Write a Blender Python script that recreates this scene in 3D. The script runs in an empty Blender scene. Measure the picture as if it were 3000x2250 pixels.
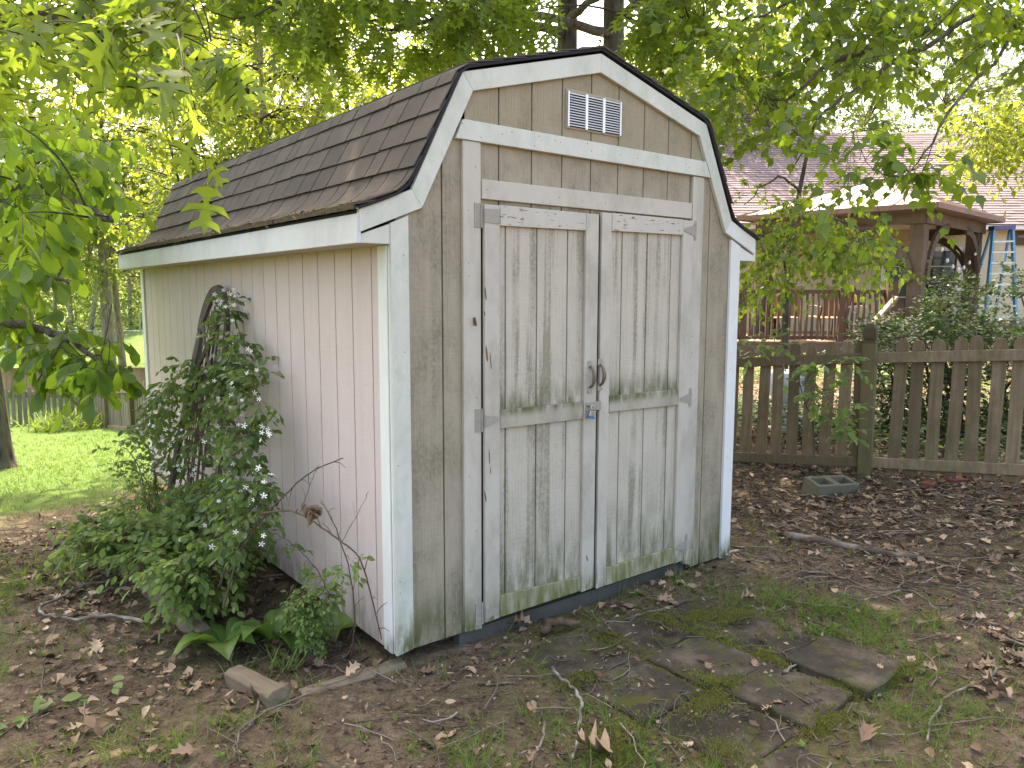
import bpy, bmesh, math, random
import numpy as np
from mathutils import Vector, Matrix

# ------------------------------------------------------------------ camera
F, PITCH, ROLL, YAW = 2252.87, 0.1159, 0.0023, 0.6633      # focal length in photo pixels (3000 wide)
CAM = np.array([-1.629, -2.921, 1.626])
FW = np.array([math.sin(YAW)*math.cos(PITCH), math.cos(YAW)*math.cos(PITCH), -math.sin(PITCH)])
RT = np.array([math.cos(YAW), -math.sin(YAW), 0.0])
UP = np.cross(RT, FW)
R2 = RT*math.cos(ROLL)+UP*math.sin(ROLL)
U2 = UP*math.cos(ROLL)-RT*math.sin(ROLL)
scene = bpy.context.scene
COL = scene.collection
cam_data = bpy.data.cameras.new('camera')
cam_data.sensor_width = 36.0
cam_data.lens = 36.0*F/3000.0
cam_data.clip_start = 0.05
cam_data.clip_end = 600.0
cam = bpy.data.objects.new('camera', cam_data)
m = Matrix(((R2[0], U2[0], -FW[0], CAM[0]), (R2[1], U2[1], -FW[1], CAM[1]), (R2[2], U2[2], -FW[2], CAM[2]), (0, 0, 0, 1)))
cam.matrix_world = m
COL.objects.link(cam)
scene.camera = cam

# ------------------------------------------------------------------ light
SUN_AZ, SUN_EL = math.radians(14.0), math.radians(57.0)     # azimuth from +Y towards +X
world = bpy.data.worlds.new('World')
scene.world = world
world.use_nodes = True
wn = world.node_tree
sky = wn.nodes.new('ShaderNodeTexSky')
sky.sky_type = 'NISHITA'
sky.sun_disc = False
sky.sun_elevation = SUN_EL
sky.sun_rotation = SUN_AZ
sky.dust_density = 5.0
sky.air_density = 0.8
sky.ozone_density = 0.4
wn.links.new(sky.outputs[0], wn.nodes['Background'].inputs[0])
wn.nodes['Background'].inputs[1].default_value = 0.15
sun_data = bpy.data.lights.new('sun', 'SUN')
sun_data.energy = 3.0
sun_data.angle = math.radians(0.53)
sun_data.color = (1.0, 0.94, 0.84)
sun = bpy.data.objects.new('sun', sun_data)
SUN_DIR = Vector((math.sin(SUN_AZ)*math.cos(SUN_EL), math.cos(SUN_AZ)*math.cos(SUN_EL), math.sin(SUN_EL)))
sun.rotation_euler = SUN_DIR.to_track_quat('Z', 'Y').to_euler()
sun.location = (0, 0, 30)
COL.objects.link(sun)
scene.view_settings.view_transform = 'Standard'
scene.view_settings.look = 'None'
scene.view_settings.gamma = 1.0
scene.view_settings.use_curve_mapping = False
scene.view_settings.exposure = 2.85
scene.view_settings.use_white_balance = True          # the camera's own shade balance
scene.view_settings.white_balance_temperature = 7700
scene.view_settings.white_balance_tint = 8
scene.render.engine = 'CYCLES'
cy = scene.cycles
cy.use_denoising = True
cy.max_bounces = 7
cy.diffuse_bounces = 4
cy.glossy_bounces = 2
cy.transmission_bounces = 4
cy.transparent_max_bounces = 6
cy.sample_clamp_indirect = 8.0
cy.caustics_reflective = False
cy.caustics_refractive = False

# ------------------------------------------------------------------ finding places
def ray(u, v):
    return FW+R2*(u-1500.0)/F-U2*(v-1125.0)/F
def dep(u, v, d):                       # a point seen in that direction, d metres deep
    return CAM+ray(u, v)*d
def on_plane(u, v, n, o):
    d = ray(u, v); n = np.array(n, float)
    return CAM+d*(np.dot(np.array(o)-CAM, n)/np.dot(d, n))
def front(u, v, y=0.0):
    return on_plane(u, v, (0, 1, 0), (0, y, 0))
def side(u, v, x=0.0):
    return on_plane(u, v, (1, 0, 0), (x, 0, 0))
def sstep(a, b, x):
    t = np.clip((x-a)/(b-a), 0, 1)
    return t*t*(3-2*t)
def softramp(x, w=0.6):
    return w*np.logaddexp(0, x/w)
def gz(x, y):                            # lie of the land
    x = np.asarray(x, float); y = np.asarray(y, float)
    right = 0.07*(softramp(x-2.9, 0.35)-softramp(x-22.0, 1.0))
    k = 1.0-0.72*sstep(4.0, 11.0, x)
    back = -0.1*k*(softramp(y-3.2, 0.5)-softramp(y-18.0, 1.0))
    dip = -0.09*sstep(0.05, -0.35, x)*sstep(-0.1, 0.6, y)*(1-sstep(4.6, 6, y))
    swell = 0.02*np.sin(x*1.3+1)*np.sin(y*1.1+.4)*sstep(0.6, 2.0, np.hypot(np.maximum(np.maximum(-x, x-2.44), 0), np.maximum(np.maximum(-y, y-4.5), 0)))
    bank = 0.07*softramp(-y, .4)*sstep(3.0, 5.2, x)*(1-sstep(-6, -12, y))
    return -0.065+right+back+dip+swell+bank
def vnoise(x, y, s, seed=0):             # cheap smooth noise for placing things
    r = np.random.default_rng(seed); out = np.zeros_like(np.asarray(x, float))
    for k in range(7):
        a = r.uniform(0, 2*math.pi); w = s*r.uniform(.6, 1.7); ph = r.uniform(0, 6.3)
        out = out+np.sin((x*math.cos(a)+y*math.sin(a))*w+ph+1.3*np.sin((x*math.sin(a)-y*math.cos(a))*w*.7+ph*2))
    return out/7*1.6
def gs(x, y):                            # the soil surface with its small bumps
    x = np.asarray(x, float); y = np.asarray(y, float)
    return gz(x, y)+(0.012*vnoise(x, y, 7.0, 11)+0.007*vnoise(x, y, 17.0, 12))*np.exp(-np.hypot(x-1, y-1)/14)
def ground_at(u, v):
    d = ray(u, v); t = 1.0
    lo, hi = 0.5, 80.0
    for _ in range(60):
        t = (lo+hi)/2
        p = CAM+d*t
        if p[2] > gz(p[0], p[1]): lo = t
        else: hi = t
    return CAM+d*t
def project(P):
    P = np.asarray(P, float)-CAM
    z = P@FW
    return 1500+F*(P@R2)/z, 1125-F*(P@U2)/z, z
FH = np.array([math.sin(YAW), math.cos(YAW), 0.0])
def yard(X, Z, z):                       # metres right of, ahead of the camera; height z
    return np.array([CAM[0], CAM[1], 0.0])+RT*X+FH*Z+np.array([0, 0, z])
def wall_xz(u, v, Z):                    # where the direction meets the upright plane Z ahead
    p = on_plane(u, v, FH, np.array([CAM[0], CAM[1], 0.0])+FH*Z)
    q = p-np.array([CAM[0], CAM[1], 0.0])
    return float(q@RT), float(p[2])

# ------------------------------------------------------------------ objects
def link(name, me, mat=None, parent=None):
    o = bpy.data.objects.new(name, me)
    COL.objects.link(o)
    if mat is not None and len(me.materials) == 0:
        me.materials.append(mat)
    if parent is not None:
        o.parent = parent
    return o
def tag(o, label=None, cat=None, group=None, kind=None):
    if label: o['label'] = label
    if cat: o['category'] = cat
    if group: o['group'] = group
    if kind: o['kind'] = kind
    return o
def thing(name, label, cat, group=None, loc=(0, 0, 0)):
    o = bpy.data.objects.new(name, None)
    o.empty_display_size = 0.1
    COL.objects.link(o)
    o.location = loc
    return tag(o, label, cat, group)
class PartOf:                            # parents world-space meshes under a thing that stands at loc
    pass
def adopt(o, parent):
    o.parent = parent
    loc = Vector((0, 0, 0)); p = parent
    while p is not None:
        loc += p.location; p = p.parent
    o.location = Vector(o.location)-loc
    return o

class MB:
    def __init__(self): self.v = []; self.f = []
    def add(self, vs, fs):
        n = len(self.v)
        self.v.extend([tuple(float(c) for c in p) for p in vs])
        self.f.extend([tuple(i+n for i in f) for f in fs])
        return self
    def box(self, x0, x1, y0, y1, z0, z1):
        return self.add([(x0,y0,z0),(x1,y0,z0),(x1,y1,z0),(x0,y1,z0),(x0,y0,z1),(x1,y0,z1),(x1,y1,z1),(x0,y1,z1)],
                        [(0,3,2,1),(4,5,6,7),(0,1,5,4),(1,2,6,5),(2,3,7,6),(3,0,4,7)])
    def beam(self, p0, p1, w, h, up=(0,0,1)):
        p0 = np.array(p0, float); p1 = np.array(p1, float)
        d = p1-p0; d /= np.linalg.norm(d)
        s = np.cross(d, np.array(up, float)); n = np.linalg.norm(s)
        if n < 1e-4: s = np.cross(d, np.array((1.0, 0, 0))); n = np.linalg.norm(s)
        s /= n; t = np.cross(s, d)
        vs = []
        for p in (p0, p1):
            for a, b in ((-1,-1),(1,-1),(1,1),(-1,1)):
                vs.append(p+s*a*w/2+t*b*h/2)
        return self.add(vs, [(0,1,2,3),(7,6,5,4),(0,4,5,1),(1,5,6,2),(2,6,7,3),(3,7,4,0)])
    def prism(self, poly, axis, a, b):   # poly: 2D outline; extruded along axis from a to b
        n = len(poly); vs = []
        for w in (a, b):
            for p, q in poly:
                vs.append({'y': (p, w, q), 'x': (w, p, q), 'z': (p, q, w)}[axis])
        fs = [tuple(range(n)), tuple(range(2*n-1, n-1, -1))]
        for i in range(n):
            j = (i+1) % n
            fs.append((i, i+n, j+n, j))
        return self.add(vs, fs)
    def tube(self, pts, rad, n=6, cap=True):
        pts = np.array(pts, float)
        if np.isscalar(rad): rad = [rad]*len(pts)
        tan = np.gradient(pts, axis=0)
        tan /= np.maximum(np.linalg.norm(tan, axis=1, keepdims=True), 1e-9)
        ref = np.array([0.31, 0.17, 0.93])
        if abs(tan[0]@ref) > .95: ref = np.array([1.0, 0.1, 0])
        vs = []
        for p, t, r in zip(pts, tan, rad):
            a = np.cross(t, ref); a /= max(np.linalg.norm(a), 1e-9)
            b = np.cross(t, a)
            for k in range(n):
                w = 2*math.pi*k/n
                vs.append(p+(a*math.cos(w)+b*math.sin(w))*r)
        fs = []
        for i in range(len(pts)-1):
            for k in range(n):
                l = (k+1) % n
                fs.append((i*n+k, i*n+l, i*n+n+l, i*n+n+k))
        if cap:
            fs.append(tuple(range(n-1, -1, -1)))
            fs.append(tuple((len(pts)-1)*n+k for k in range(n)))
        return self.add(vs, fs)
    def lathe(self, prof, c=(0,0,0), n=12):
        vs = []; fs = []
        for r, z in prof:
            for k in range(n):
                w = 2*math.pi*k/n
                vs.append((c[0]+r*math.cos(w), c[1]+r*math.sin(w), c[2]+z))
        for i in range(len(prof)-1):
            for k in range(n):
                l = (k+1) % n
                fs.append((i*n+k, i*n+l, i*n+n+l, i*n+n+k))
        fs.append(tuple(range(n-1, -1, -1))); fs.append(tuple((len(prof)-1)*n+k for k in range(n)))
        return self.add(vs, fs)
    def mesh(self, name, smooth=False, bevel=0.0, seg=1):
        me = bpy.data.meshes.new(name)
        me.from_pydata(self.v, [], self.f)
        if bevel > 0:
            bm = bmesh.new(); bm.from_mesh(me)
            bmesh.ops.recalc_face_normals(bm, faces=bm.faces[:])
            bmesh.ops.bevel(bm, geom=bm.edges[:], offset=bevel, segments=seg, profile=0.6, affect='EDGES', clamp_overlap=True)
            bm.to_mesh(me); bm.free()
        else:
            bm = bmesh.new(); bm.from_mesh(me)
            bmesh.ops.recalc_face_normals(bm, faces=bm.faces[:])
            bm.to_mesh(me); bm.free()
        if smooth:
            me.polygons.foreach_set('use_smooth', [True]*len(me.polygons))
        me.update()
        return me
    def build(self, name, mat, parent=None, smooth=False, bevel=0.0, seg=1):
        o = link(name, self.mesh(name, smooth, bevel, seg), mat)
        if parent is not None: adopt(o, parent)
        return o

# ------------------------------------------------------------------ many small faces in one mesh
def raw_mesh(name, V, faces_by_n, tint=None, smooth=False):
    """V (n,3); faces_by_n: list of int arrays (m,k)"""
    me = bpy.data.meshes.new(name)
    V = np.ascontiguousarray(V, np.float32)
    me.vertices.add(len(V)); me.vertices.foreach_set('co', V.ravel())
    loops = np.concatenate([a.ravel() for a in faces_by_n]).astype(np.int32)
    counts = np.concatenate([np.full(len(a), a.shape[1], np.int32) for a in faces_by_n])
    starts = np.concatenate([[0], np.cumsum(counts)[:-1]]).astype(np.int32)
    me.loops.add(len(loops)); me.loops.foreach_set('vertex_index', loops)
    me.polygons.add(len(counts)); me.polygons.foreach_set('loop_start', starts)
    if smooth:
        me.polygons.foreach_set('use_smooth', np.ones(len(counts), bool))
    if tint is not None:
        at = me.attributes.new('tint', 'FLOAT', 'POINT')
        at.data.foreach_set('value', np.ascontiguousarray(tint, np.float32))
    me.update(calc_edges=True)
    return me

def leaf_template(half, fold=0.12, droop=0.18, mids=None):
    """half: outline of the right half from base (0,0) to tip (0,1); one midrib vertex per outline step"""
    half = np.array(half, float)
    n = len(half)
    mid = [(0.0, y) for x, y in half]
    V = []; T = []
    my = np.linspace(0, 1, n) if mids is None else np.array(mids)
    for y in my: V.append((0, y, 0))
    for s in (1, -1):
        off = len(V)
        for x, y in half[1:-1]: V.append((s*x, y, 0))
        ids = [0]+[off+i for i in range(n-2)]+[n-1]
        for i in range(n-1):
            a, b = ids[i], ids[i+1]; c, d = i, i+1
            for t in ((c, a, b), (c, b, d)):
                if len(set(t)) == 3:
                    T.append(t if s == 1 else t[::-1])
    V = np.array(V); V[:, 2] = fold*np.abs(V[:, 0])-droop*V[:, 1]**2
    return V, np.array(T, int)
OVATE = leaf_template([(0,0),(.20,.22),(.29,.48),(.18,.78),(0,1)])
OVATE_LO = leaf_template([(0,0),(.30,.42),(0,1)], mids=[0,.45,1])
OBOV = leaf_template([(0,0),(.13,.25),(.27,.58),(.23,.82),(0,1)], fold=.16, droop=.22)
OAK = leaf_template([(0,0),(.03,.13),(.17,.17),(.30,.31),(.17,.28),(.06,.33),(.10,.45),(.30,.48),(.44,.68),(.26,.59),(.08,.60),(.12,.74),(.24,.80),(.29,.95),(.16,.88),(.06,.85),(0,1)],
                    fold=.15, droop=.22, mids=[0,.10,.15,.22,.27,.33,.42,.47,.54,.57,.60,.70,.76,.80,.83,.87,1])
DRYOAK = leaf_template([(0,0),(.04,.10),(.22,.20),(.34,.37),(.17,.39),(.22,.50),(.42,.63),(.19,.65),(.16,.75),(.24,.91),(.09,.88),(0,1)], fold=.15, droop=.2, mids=[0,.1,.18,.3,.38,.47,.57,.64,.73,.82,.9,1])
OAK_LO = leaf_template([(0,0),(.26,.32),(.08,.38),(.36,.60),(.09,.62),(.24,.86),(0,1)], fold=.15, droop=.2)
MAPLE = leaf_template([(0,0),(.30,.08),(.43,.46),(.22,.54),(0,1)], fold=.14, droop=.2)
DIAMOND = (np.array([(0,0,0),(.30,.45,.07),(0,1,-.1),(-.30,.45,.07)]), np.array([(0,1,2),(0,2,3)]))
BLADE = (np.array([(-.5,0,0),(.5,0,0),(.30,.6,0),(-.30,.6,0),(0,1,-.0)]), np.array([(0,1,2),(0,2,3),(3,2,4)]))

def norm(a): return a/np.maximum(np.linalg.norm(a, axis=-1, keepdims=True), 1e-9)
def leaf_arrays(tpl, P, D, Nn, S, tint, wid=None):
    """place a template: P base, D direction of the leaf, Nn rough normal, S length"""
    tv, tf = tpl
    D = norm(D); X = norm(np.cross(D, Nn)); Z = np.cross(X, D)
    w = S if wid is None else wid
    V = P[:, None, :]+tv[None, :, 0, None]*(X*w[:, None])[:, None, :]+tv[None, :, 1, None]*(D*S[:, None])[:, None, :]+tv[None, :, 2, None]*(Z*S[:, None])[:, None, :]
    n = len(tv)
    Fc = tf[None, :, :]+(np.arange(len(P))*n)[:, None, None]
    return V.reshape(-1, 3), Fc.reshape(-1, tf.shape[1]), np.repeat(tint, n)
class Cloud:
    def __init__(self): self.V = []; self.F = []; self.T = []; self.n = 0
    def add(self, V, Fc, T):
        self.V.append(V); self.F.append(Fc+self.n); self.T.append(T); self.n += len(V)
    def leaves(self, tpl, P, D, Nn, S, tint, wid=None):
        if len(P): self.add(*leaf_arrays(tpl, P, D, Nn, S, tint, wid))
    def tubes(self, C, Rr, n=3, tint=0.5):
        """C (m,k,3) centre lines, Rr (m,k) radii"""
        m, k, _ = C.shape
        if m == 0: return
        T = norm(np.gradient(C, axis=1))
        ref = np.array([0.37, 0.21, 0.9])
        A = norm(np.cross(T, ref)); B = np.cross(T, A)
        w = 2*np.pi*np.arange(n)/n
        V = C[:, :, None, :]+(A[:, :, None, :]*np.cos(w)[None, None, :, None]+B[:, :, None, :]*np.sin(w)[None, None, :, None])*Rr[:, :, None, None]
        idx = np.arange(m*k*n).reshape(m, k, n)
        a = idx[:, :-1, :]; b = np.roll(idx, -1, axis=2)[:, :-1, :]; c = np.roll(idx, -1, axis=2)[:, 1:, :]; d = idx[:, 1:, :]
        q = np.stack([a, b, c, d], -1).reshape(-1, 4)
        tri = np.concatenate([q[:, [0,1,2]], q[:, [0,2,3]]])
        tt = np.full(m*k*n, tint) if np.isscalar(tint) else np.repeat(tint, k*n)
        self.add(V.reshape(-1, 3), tri, tt)
    def build(self, name, mat, parent=None, smooth=False):
        if not self.V: return None
        me = raw_mesh(name, np.concatenate(self.V), [np.concatenate(self.F)], np.concatenate(self.T), smooth)
        o = link(name, me, mat)
        if parent is not None: adopt(o, parent)
        return o
def randdir(rng, n):
    return norm(rng.normal(size=(n, 3)))

# ------------------------------------------------------------------ materials
MATS = {}
class NT:
    def __init__(self, name):
        self.m = bpy.data.materials.new(name); self.m.use_nodes = True
        self.t = self.m.node_tree; self.b = self.t.nodes['Principled BSDF']; self.out = self.t.nodes['Material Output']
        self.pos = None
    def n(self, kind, **kw):
        x = self.t.nodes.new(kind)
        for k, v in kw.items(): setattr(x, k, v)
        return x
    def set(self, sock, val):
        if hasattr(val, 'is_linked') or hasattr(val, 'node'): self.t.links.new(val, sock)
        else: sock.default_value = val
        return self
    def world(self):
        if self.pos is None: self.pos = self.n('ShaderNodeNewGeometry').outputs['Position']
        return self.pos
    def objco(self):
        return self.n('ShaderNodeTexCoord').outputs['Object']
    def scaled(self, co, s, loc=(0,0,0), rot=(0,0,0)):
        mp = self.n('ShaderNodeMapping')
        self.set(mp.inputs['Vector'], co)
        mp.inputs['Scale'].default_value = s; mp.inputs['Location'].default_value = loc; mp.inputs['Rotation'].default_value = rot
        return mp.outputs[0]
    def noise(self, co, scale=1.0, detail=4.0, rough=0.55, dist=0.0, out='Fac'):
        x = self.n('ShaderNodeTexNoise'); self.set(x.inputs['Vector'], co)
        x.inputs['Scale'].default_value = scale; x.inputs['Detail'].default_value = detail; x.inputs['Roughness'].default_value = rough
        x.inputs['Distortion'].default_value = dist
        return x.outputs[out]
    def voronoi(self, co, scale=1.0, feature='F1', out='Distance'):
        x = self.n('ShaderNodeTexVoronoi', feature=feature); self.set(x.inputs['Vector'], co); x.inputs['Scale'].default_value = scale
        return x.outputs[out]
    def ramp(self, fac, stops, interp='LINEAR'):
        x = self.n('ShaderNodeValToRGB'); self.set(x.inputs[0], fac)
        cr = x.color_ramp; cr.interpolation = interp
        while len(cr.elements) < len(stops): cr.elements.new(0.5)
        for e, (p, c) in zip(cr.elements, stops):
            e.position = p
            e.color = (c, c, c, 1) if np.isscalar(c) else (*c, 1)
        return x.outputs[0]
    def mix(self, fac, a, b, mode='MIX'):
        x = self.n('ShaderNodeMix', data_type='RGBA', blend_type=mode)
        self.set(x.inputs['Factor'], fac)
        for s, v in ((6, a), (7, b)):
            if isinstance(v, tuple): v = (*v, 1)
            self.set(x.inputs[s], v)
        return x.outputs[2]
    def math(self, op, a, b=None, c=None, clamp=False):
        x = self.n('ShaderNodeMath', operation=op, use_clamp=clamp)
        for i, v in enumerate((a, b, c)):
            if v is not None: self.set(x.inputs[i], v)
        return x.outputs[0]
    def maprange(self, v, a, b, c=0.0, d=1.0, smooth=True):
        x = self.n('ShaderNodeMapRange'); 
        if smooth: x.interpolation_type = 'SMOOTHSTEP'
        self.set(x.inputs['Value'], v)
        for k, q in zip(('From Min','From Max','To Min','To Max'), (a,b,c,d)): x.inputs[k].default_value = q
        return x.outputs['Result']
    def xyz(self, co):
        x = self.n('ShaderNodeSeparateXYZ'); self.set(x.inputs[0], co); return x.outputs
    def attr(self, name, out='Fac'):
        x = self.n('ShaderNodeAttribute'); x.attribute_name = name; return x.outputs[out]
    def rnd(self):
        return self.n('ShaderNodeObjectInfo').outputs['Random']
    def bump(self, h, strength=0.3, dist=0.01, normal=None):
        x = self.n('ShaderNodeBump'); self.set(x.inputs['Height'], h); x.inputs['Strength'].default_value = strength; x.inputs['Distance'].default_value = dist
        if normal is not None: self.set(x.inputs['Normal'], normal)
        return x.outputs[0]
    def done(self, color=None, rough=0.7, normal=None, metal=0.0, spec=0.4):
        if color is not None: self.set(self.b.inputs['Base Color'], (*color, 1) if isinstance(color, tuple) else color)
        self.set(self.b.inputs['Roughness'], rough)
        self.b.inputs['Metallic'].default_value = metal
        self.b.inputs['Specular IOR Level'].default_value = spec
        if normal is not None: self.set(self.b.inputs['Normal'], normal)
        MATS[self.m.name] = self.m
        return self.m

def leaf_mat(name, dark, light, trans, tmix=0.45, rough=0.42, spec=0.45):
    t = NT(name)
    tint = t.attr('tint')
    col = t.mix(tint, dark, light)
    vein = t.noise(t.world(), 30, 2)
    col = t.mix(t.math('MULTIPLY', vein, 0.35), col, dark)
    m = t.done(col, rough, spec=spec)
    tr = t.n('ShaderNodeBsdfTranslucent')
    tc = t.mix(tint, tuple(c*0.62 for c in trans), trans)
    t.set(tr.inputs['Color'], tc)
    ms = t.n('ShaderNodeMixShader'); ms.inputs[0].default_value = tmix
    t.t.links.new(t.b.outputs[0], ms.inputs[1]); t.t.links.new(tr.outputs[0], ms.inputs[2])
    t.t.links.new(ms.outputs[0], t.out.inputs['Surface'])
    return m

def siding_mat(name, base, grime, algae, g_amt, a_low=0.35, streak=0.5, axis='x', mottle=0.5, algae_col=(.075,.085,.03), mids=()):
    t = NT(name); p = t.world()
    # rough-sawn plywood: fine upright fibre plus short saw marks across
    fib = t.noise(t.scaled(p, (140,140,4)), 1, 3, .6)
    saw = t.noise(t.scaled(p, (14,14,80)), 1, 2, .6, .5)
    patch = t.noise(t.scaled(p, (3,3,2)), 1, 3)
    h = t.math('ADD', t.math('MULTIPLY', fib, 0.7), t.math('MULTIPLY', t.math('MULTIPLY', saw, patch), 0.9))
    nrm = t.bump(h, 0.85, 0.006)
    col = t.mix(t.noise(t.scaled(p, (1.2,1.2,.7)), 2, 3), base, tuple(c*0.9 for c in base))
    col = t.mix(t.math('MULTIPLY', t.ramp(fib, [(.35,0),(.7,1)]), .22), col, tuple(c*1.18 for c in base))
    # mildew: mottled, heavier in drips
    mott = t.ramp(t.noise(t.scaled(p, (5,5,3)), 1, 6, .68), [(.42,0),(.68,1)])
    drip = t.math('MULTIPLY', t.ramp(t.noise(t.scaled(p, (15,15,.5)), 1, 4, .6), [(.49,0),(.62,1)]), t.ramp(t.noise(t.scaled(p, (3,3,1.7), (2,0,.4)), 1, 3, .6), [(.38,.15),(.6,1)]))
    fine = t.ramp(t.noise(t.scaled(p, (60,60,45)), 1, 3, .7), [(.35,0.35),(.65,1)])
    g = t.math('MULTIPLY', t.math('ADD', t.math('MULTIPLY', mott, mottle), t.math('MULTIPLY', drip, streak)), fine)
    g = t.math('ADD', t.math('MULTIPLY', g, 1.0), g_amt*0.35, clamp=True)
    col = t.mix(t.math('MULTIPLY', g, g_amt, clamp=True), col, grime)
    # splash-back and algae along the bottom, and where water sits above the rails
    z = t.xyz(p)[2]
    low = t.maprange(z, a_low, -0.02) if a_low > 0 else 0.0
    for zm, hh in mids:
        ledge = t.math('MULTIPLY', t.maprange(z, zm+hh, zm), t.math('GREATER_THAN', z, zm-.005))
        low = t.math('MAXIMUM', low, t.math('MULTIPLY', ledge, 0.95))
    an = t.ramp(t.noise(t.scaled(p, (14,14,4)), 1, 5, .65), [(.36,0),(.62,1)])
    am = t.math('MULTIPLY', low, an, clamp=True)
    col = t.mix(am, col, algae_col)
    return t.done(col, 0.82, nrm, spec=0.25)

def board_mat(name, base, dirt, d_amt, algae_z=0.25, chip=0.0, algae_col=(.09,.10,.035), green=0.0, mids=()):
    t = NT(name); p = t.world()
    grain = t.noise(t.scaled(p, (55,55,55)), 1, 4, .65)
    tex = t.noise(t.scaled(p, (20,20,6)), 1, 4, .6)
    rn = t.rnd()
    col = t.mix(tex, base, tuple(c*0.86 for c in base))
    col = t.mix(t.math('MULTIPLY', rn, .12), col, tuple(c*.8 for c in base))
    stain = t.ramp(t.noise(t.scaled(p, (4,4,2.2)), 1, 6, .7), [(.45,0),(.7,1)])
    col = t.mix(t.math('MULTIPLY', stain, d_amt), col, dirt)
    if green > 0:
        gm = t.ramp(t.noise(t.scaled(p, (7,7,5), (3,1,5)), 1, 5, .7), [(.5,0),(.7,1)])
        col = t.mix(t.math('MULTIPLY', gm, green), col, (.30,.38,.27))
    if chip > 0:
        ch = t.math('GREATER_THAN', t.noise(t.scaled(p, (17,17,105), (1.7,.3,2.2)), 1, 3, .6, .3), 1-chip)
        col = t.mix(ch, col, (.13,.075,.04))
    z = t.xyz(p)[2]
    low = t.maprange(z, algae_z, 0.0) if algae_z > 0 else 0.0
    for zm, hh in mids:
        low = t.math('MAXIMUM', low, t.maprange(z, zm-hh, zm))
    an = t.ramp(t.noise(t.scaled(p, (22,22,5)), 1, 5, .65), [(.36,0),(.58,1)])
    col = t.mix(t.math('MULTIPLY', low, an, clamp=True), col, algae_col)
    nrm = t.bump(t.math('ADD', grain, t.math('MULTIPLY', tex, .8)), 0.3, 0.003)
    return t.done(col, 0.72, nrm, spec=0.3)

def wood_mat(name, a, b, c=None, scale=1.0, rough=0.85, green=0.0, axis=(30,30,2.0), bump=.5):
    t = NT(name); p = t.objco()
    rn = t.rnd()
    off = t.n('ShaderNodeVectorMath', operation='ADD')
    t.set(off.inputs[0], p)
    cmb = t.n('ShaderNodeCombineXYZ')
    for i, k in enumerate((7.3, 3.1, 11.7)): t.set(cmb.inputs[i], t.math('MULTIPLY', rn, k))
    t.set(off.inputs[1], cmb.outputs[0])
    q = off.outputs[0]
    gr = t.noise(t.scaled(q, tuple(x*scale for x in axis)), 1, 5, .6, .6)
    big = t.noise(q, 2.3, 4, .6)
    col = t.mix(t.ramp(gr, [(.32,0),(.68,1)]), a, b)
    col = t.mix(t.math('MULTIPLY', t.ramp(big, [(.4,0),(.7,1)]), .6), col, c or tuple(x*.6 for x in a))
    col = t.mix(t.math('MULTIPLY', rn, .6), col, tuple(x*.6 for x in a))
    if green:
        gm = t.ramp(t.noise(q, 5, 5, .7), [(.42,0),(.68,1)])
        col = t.mix(t.math('MULTIPLY', gm, green), col, (.06,.065,.02))
    return t.done(col, rough, t.bump(gr, bump, .004), spec=.2)

def flat_mat(name, col, rough=.6, metal=0.0, var=.25, scale=12, bump=.15, spec=.4):
    t = NT(name); p = t.objco()
    n = t.noise(p, scale, 4, .6)
    c = t.mix(t.math('MULTIPLY', n, var*2), col, tuple(x*.55 for x in col))
    return t.done(c, rough, t.bump(n, bump, .004), metal, spec)

def bark_mat(name, a, b, moss=0.0, sc=1.0):
    t = NT(name); p = t.world()
    v = t.voronoi(t.scaled(p, (17*sc,17*sc,3.2*sc)), 1)
    n = t.noise(t.scaled(p, (9*sc,9*sc,2.5*sc)), 2, 6, .7, .5)
    h = t.math('ADD', t.math('MULTIPLY', v, .8), n)
    col = t.mix(t.ramp(h, [(.45,0),(1.0,1)]), a, b)
    if moss:
        col = t.mix(t.math('MULTIPLY', t.ramp(t.noise(p, 4, 4), [(.5,0),(.7,1)]), moss), col, (.16,.18,.12))
    return t.done(col, .9, t.bump(h, .9, .02), spec=.15)

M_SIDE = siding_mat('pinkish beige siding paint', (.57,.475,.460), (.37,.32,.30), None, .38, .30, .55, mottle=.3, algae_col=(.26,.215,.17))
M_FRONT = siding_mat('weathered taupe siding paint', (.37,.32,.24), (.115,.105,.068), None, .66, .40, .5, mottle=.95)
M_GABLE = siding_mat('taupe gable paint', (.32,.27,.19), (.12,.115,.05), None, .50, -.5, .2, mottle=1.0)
M_DOOR = siding_mat('mildewed pale door paint', (.54,.49,.41), (.115,.108,.06), None, .66, .60, 1.25, mottle=.35, mids=((1.075,.16),))
M_TRIM = board_mat('chalky greenish white trim paint', (.58,.585,.515), (.34,.35,.29), .5, .28, 0, green=.5)
M_TRIMB = board_mat('bluish white trim paint', (.70,.715,.70), (.48,.49,.47), .35, .12, 0)
M_FASCIA = board_mat('sky-tinted white fascia paint', (.60,.605,.64), (.42,.42,.45), .55, -.5, 0)  # white paint with the blue of the sky light put into its colour
M_STILE = board_mat('worn pale door board paint', (.485,.45,.385), (.26,.235,.18), .7, .24, .0)
M_CHIP = board_mat('flaking door board paint', (.49,.46,.40), (.33,.30,.25), .4, .2, .37)
M_MOSSY = board_mat('algae green bottom board', (.34,.33,.24), (.15,.15,.06), .8, .6, 0, algae_col=(.13,.135,.045))
M_MID = board_mat('mossy topped middle board', (.39,.355,.285), (.19,.175,.13), .9, -.5, .0, mids=((1.075,.05),))
M_DARK = flat_mat('dark gap', (.02,.018,.015), .9)
M_SKID = wood_mat('grey painted sill', (.085,.085,.075), (.12,.12,.11))
M_HW = flat_mat('painted hinge metal', (.33,.305,.26), .55, .0, .35, 40)  # darker than the door paint, in place of shadow lines round the hinges
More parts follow.
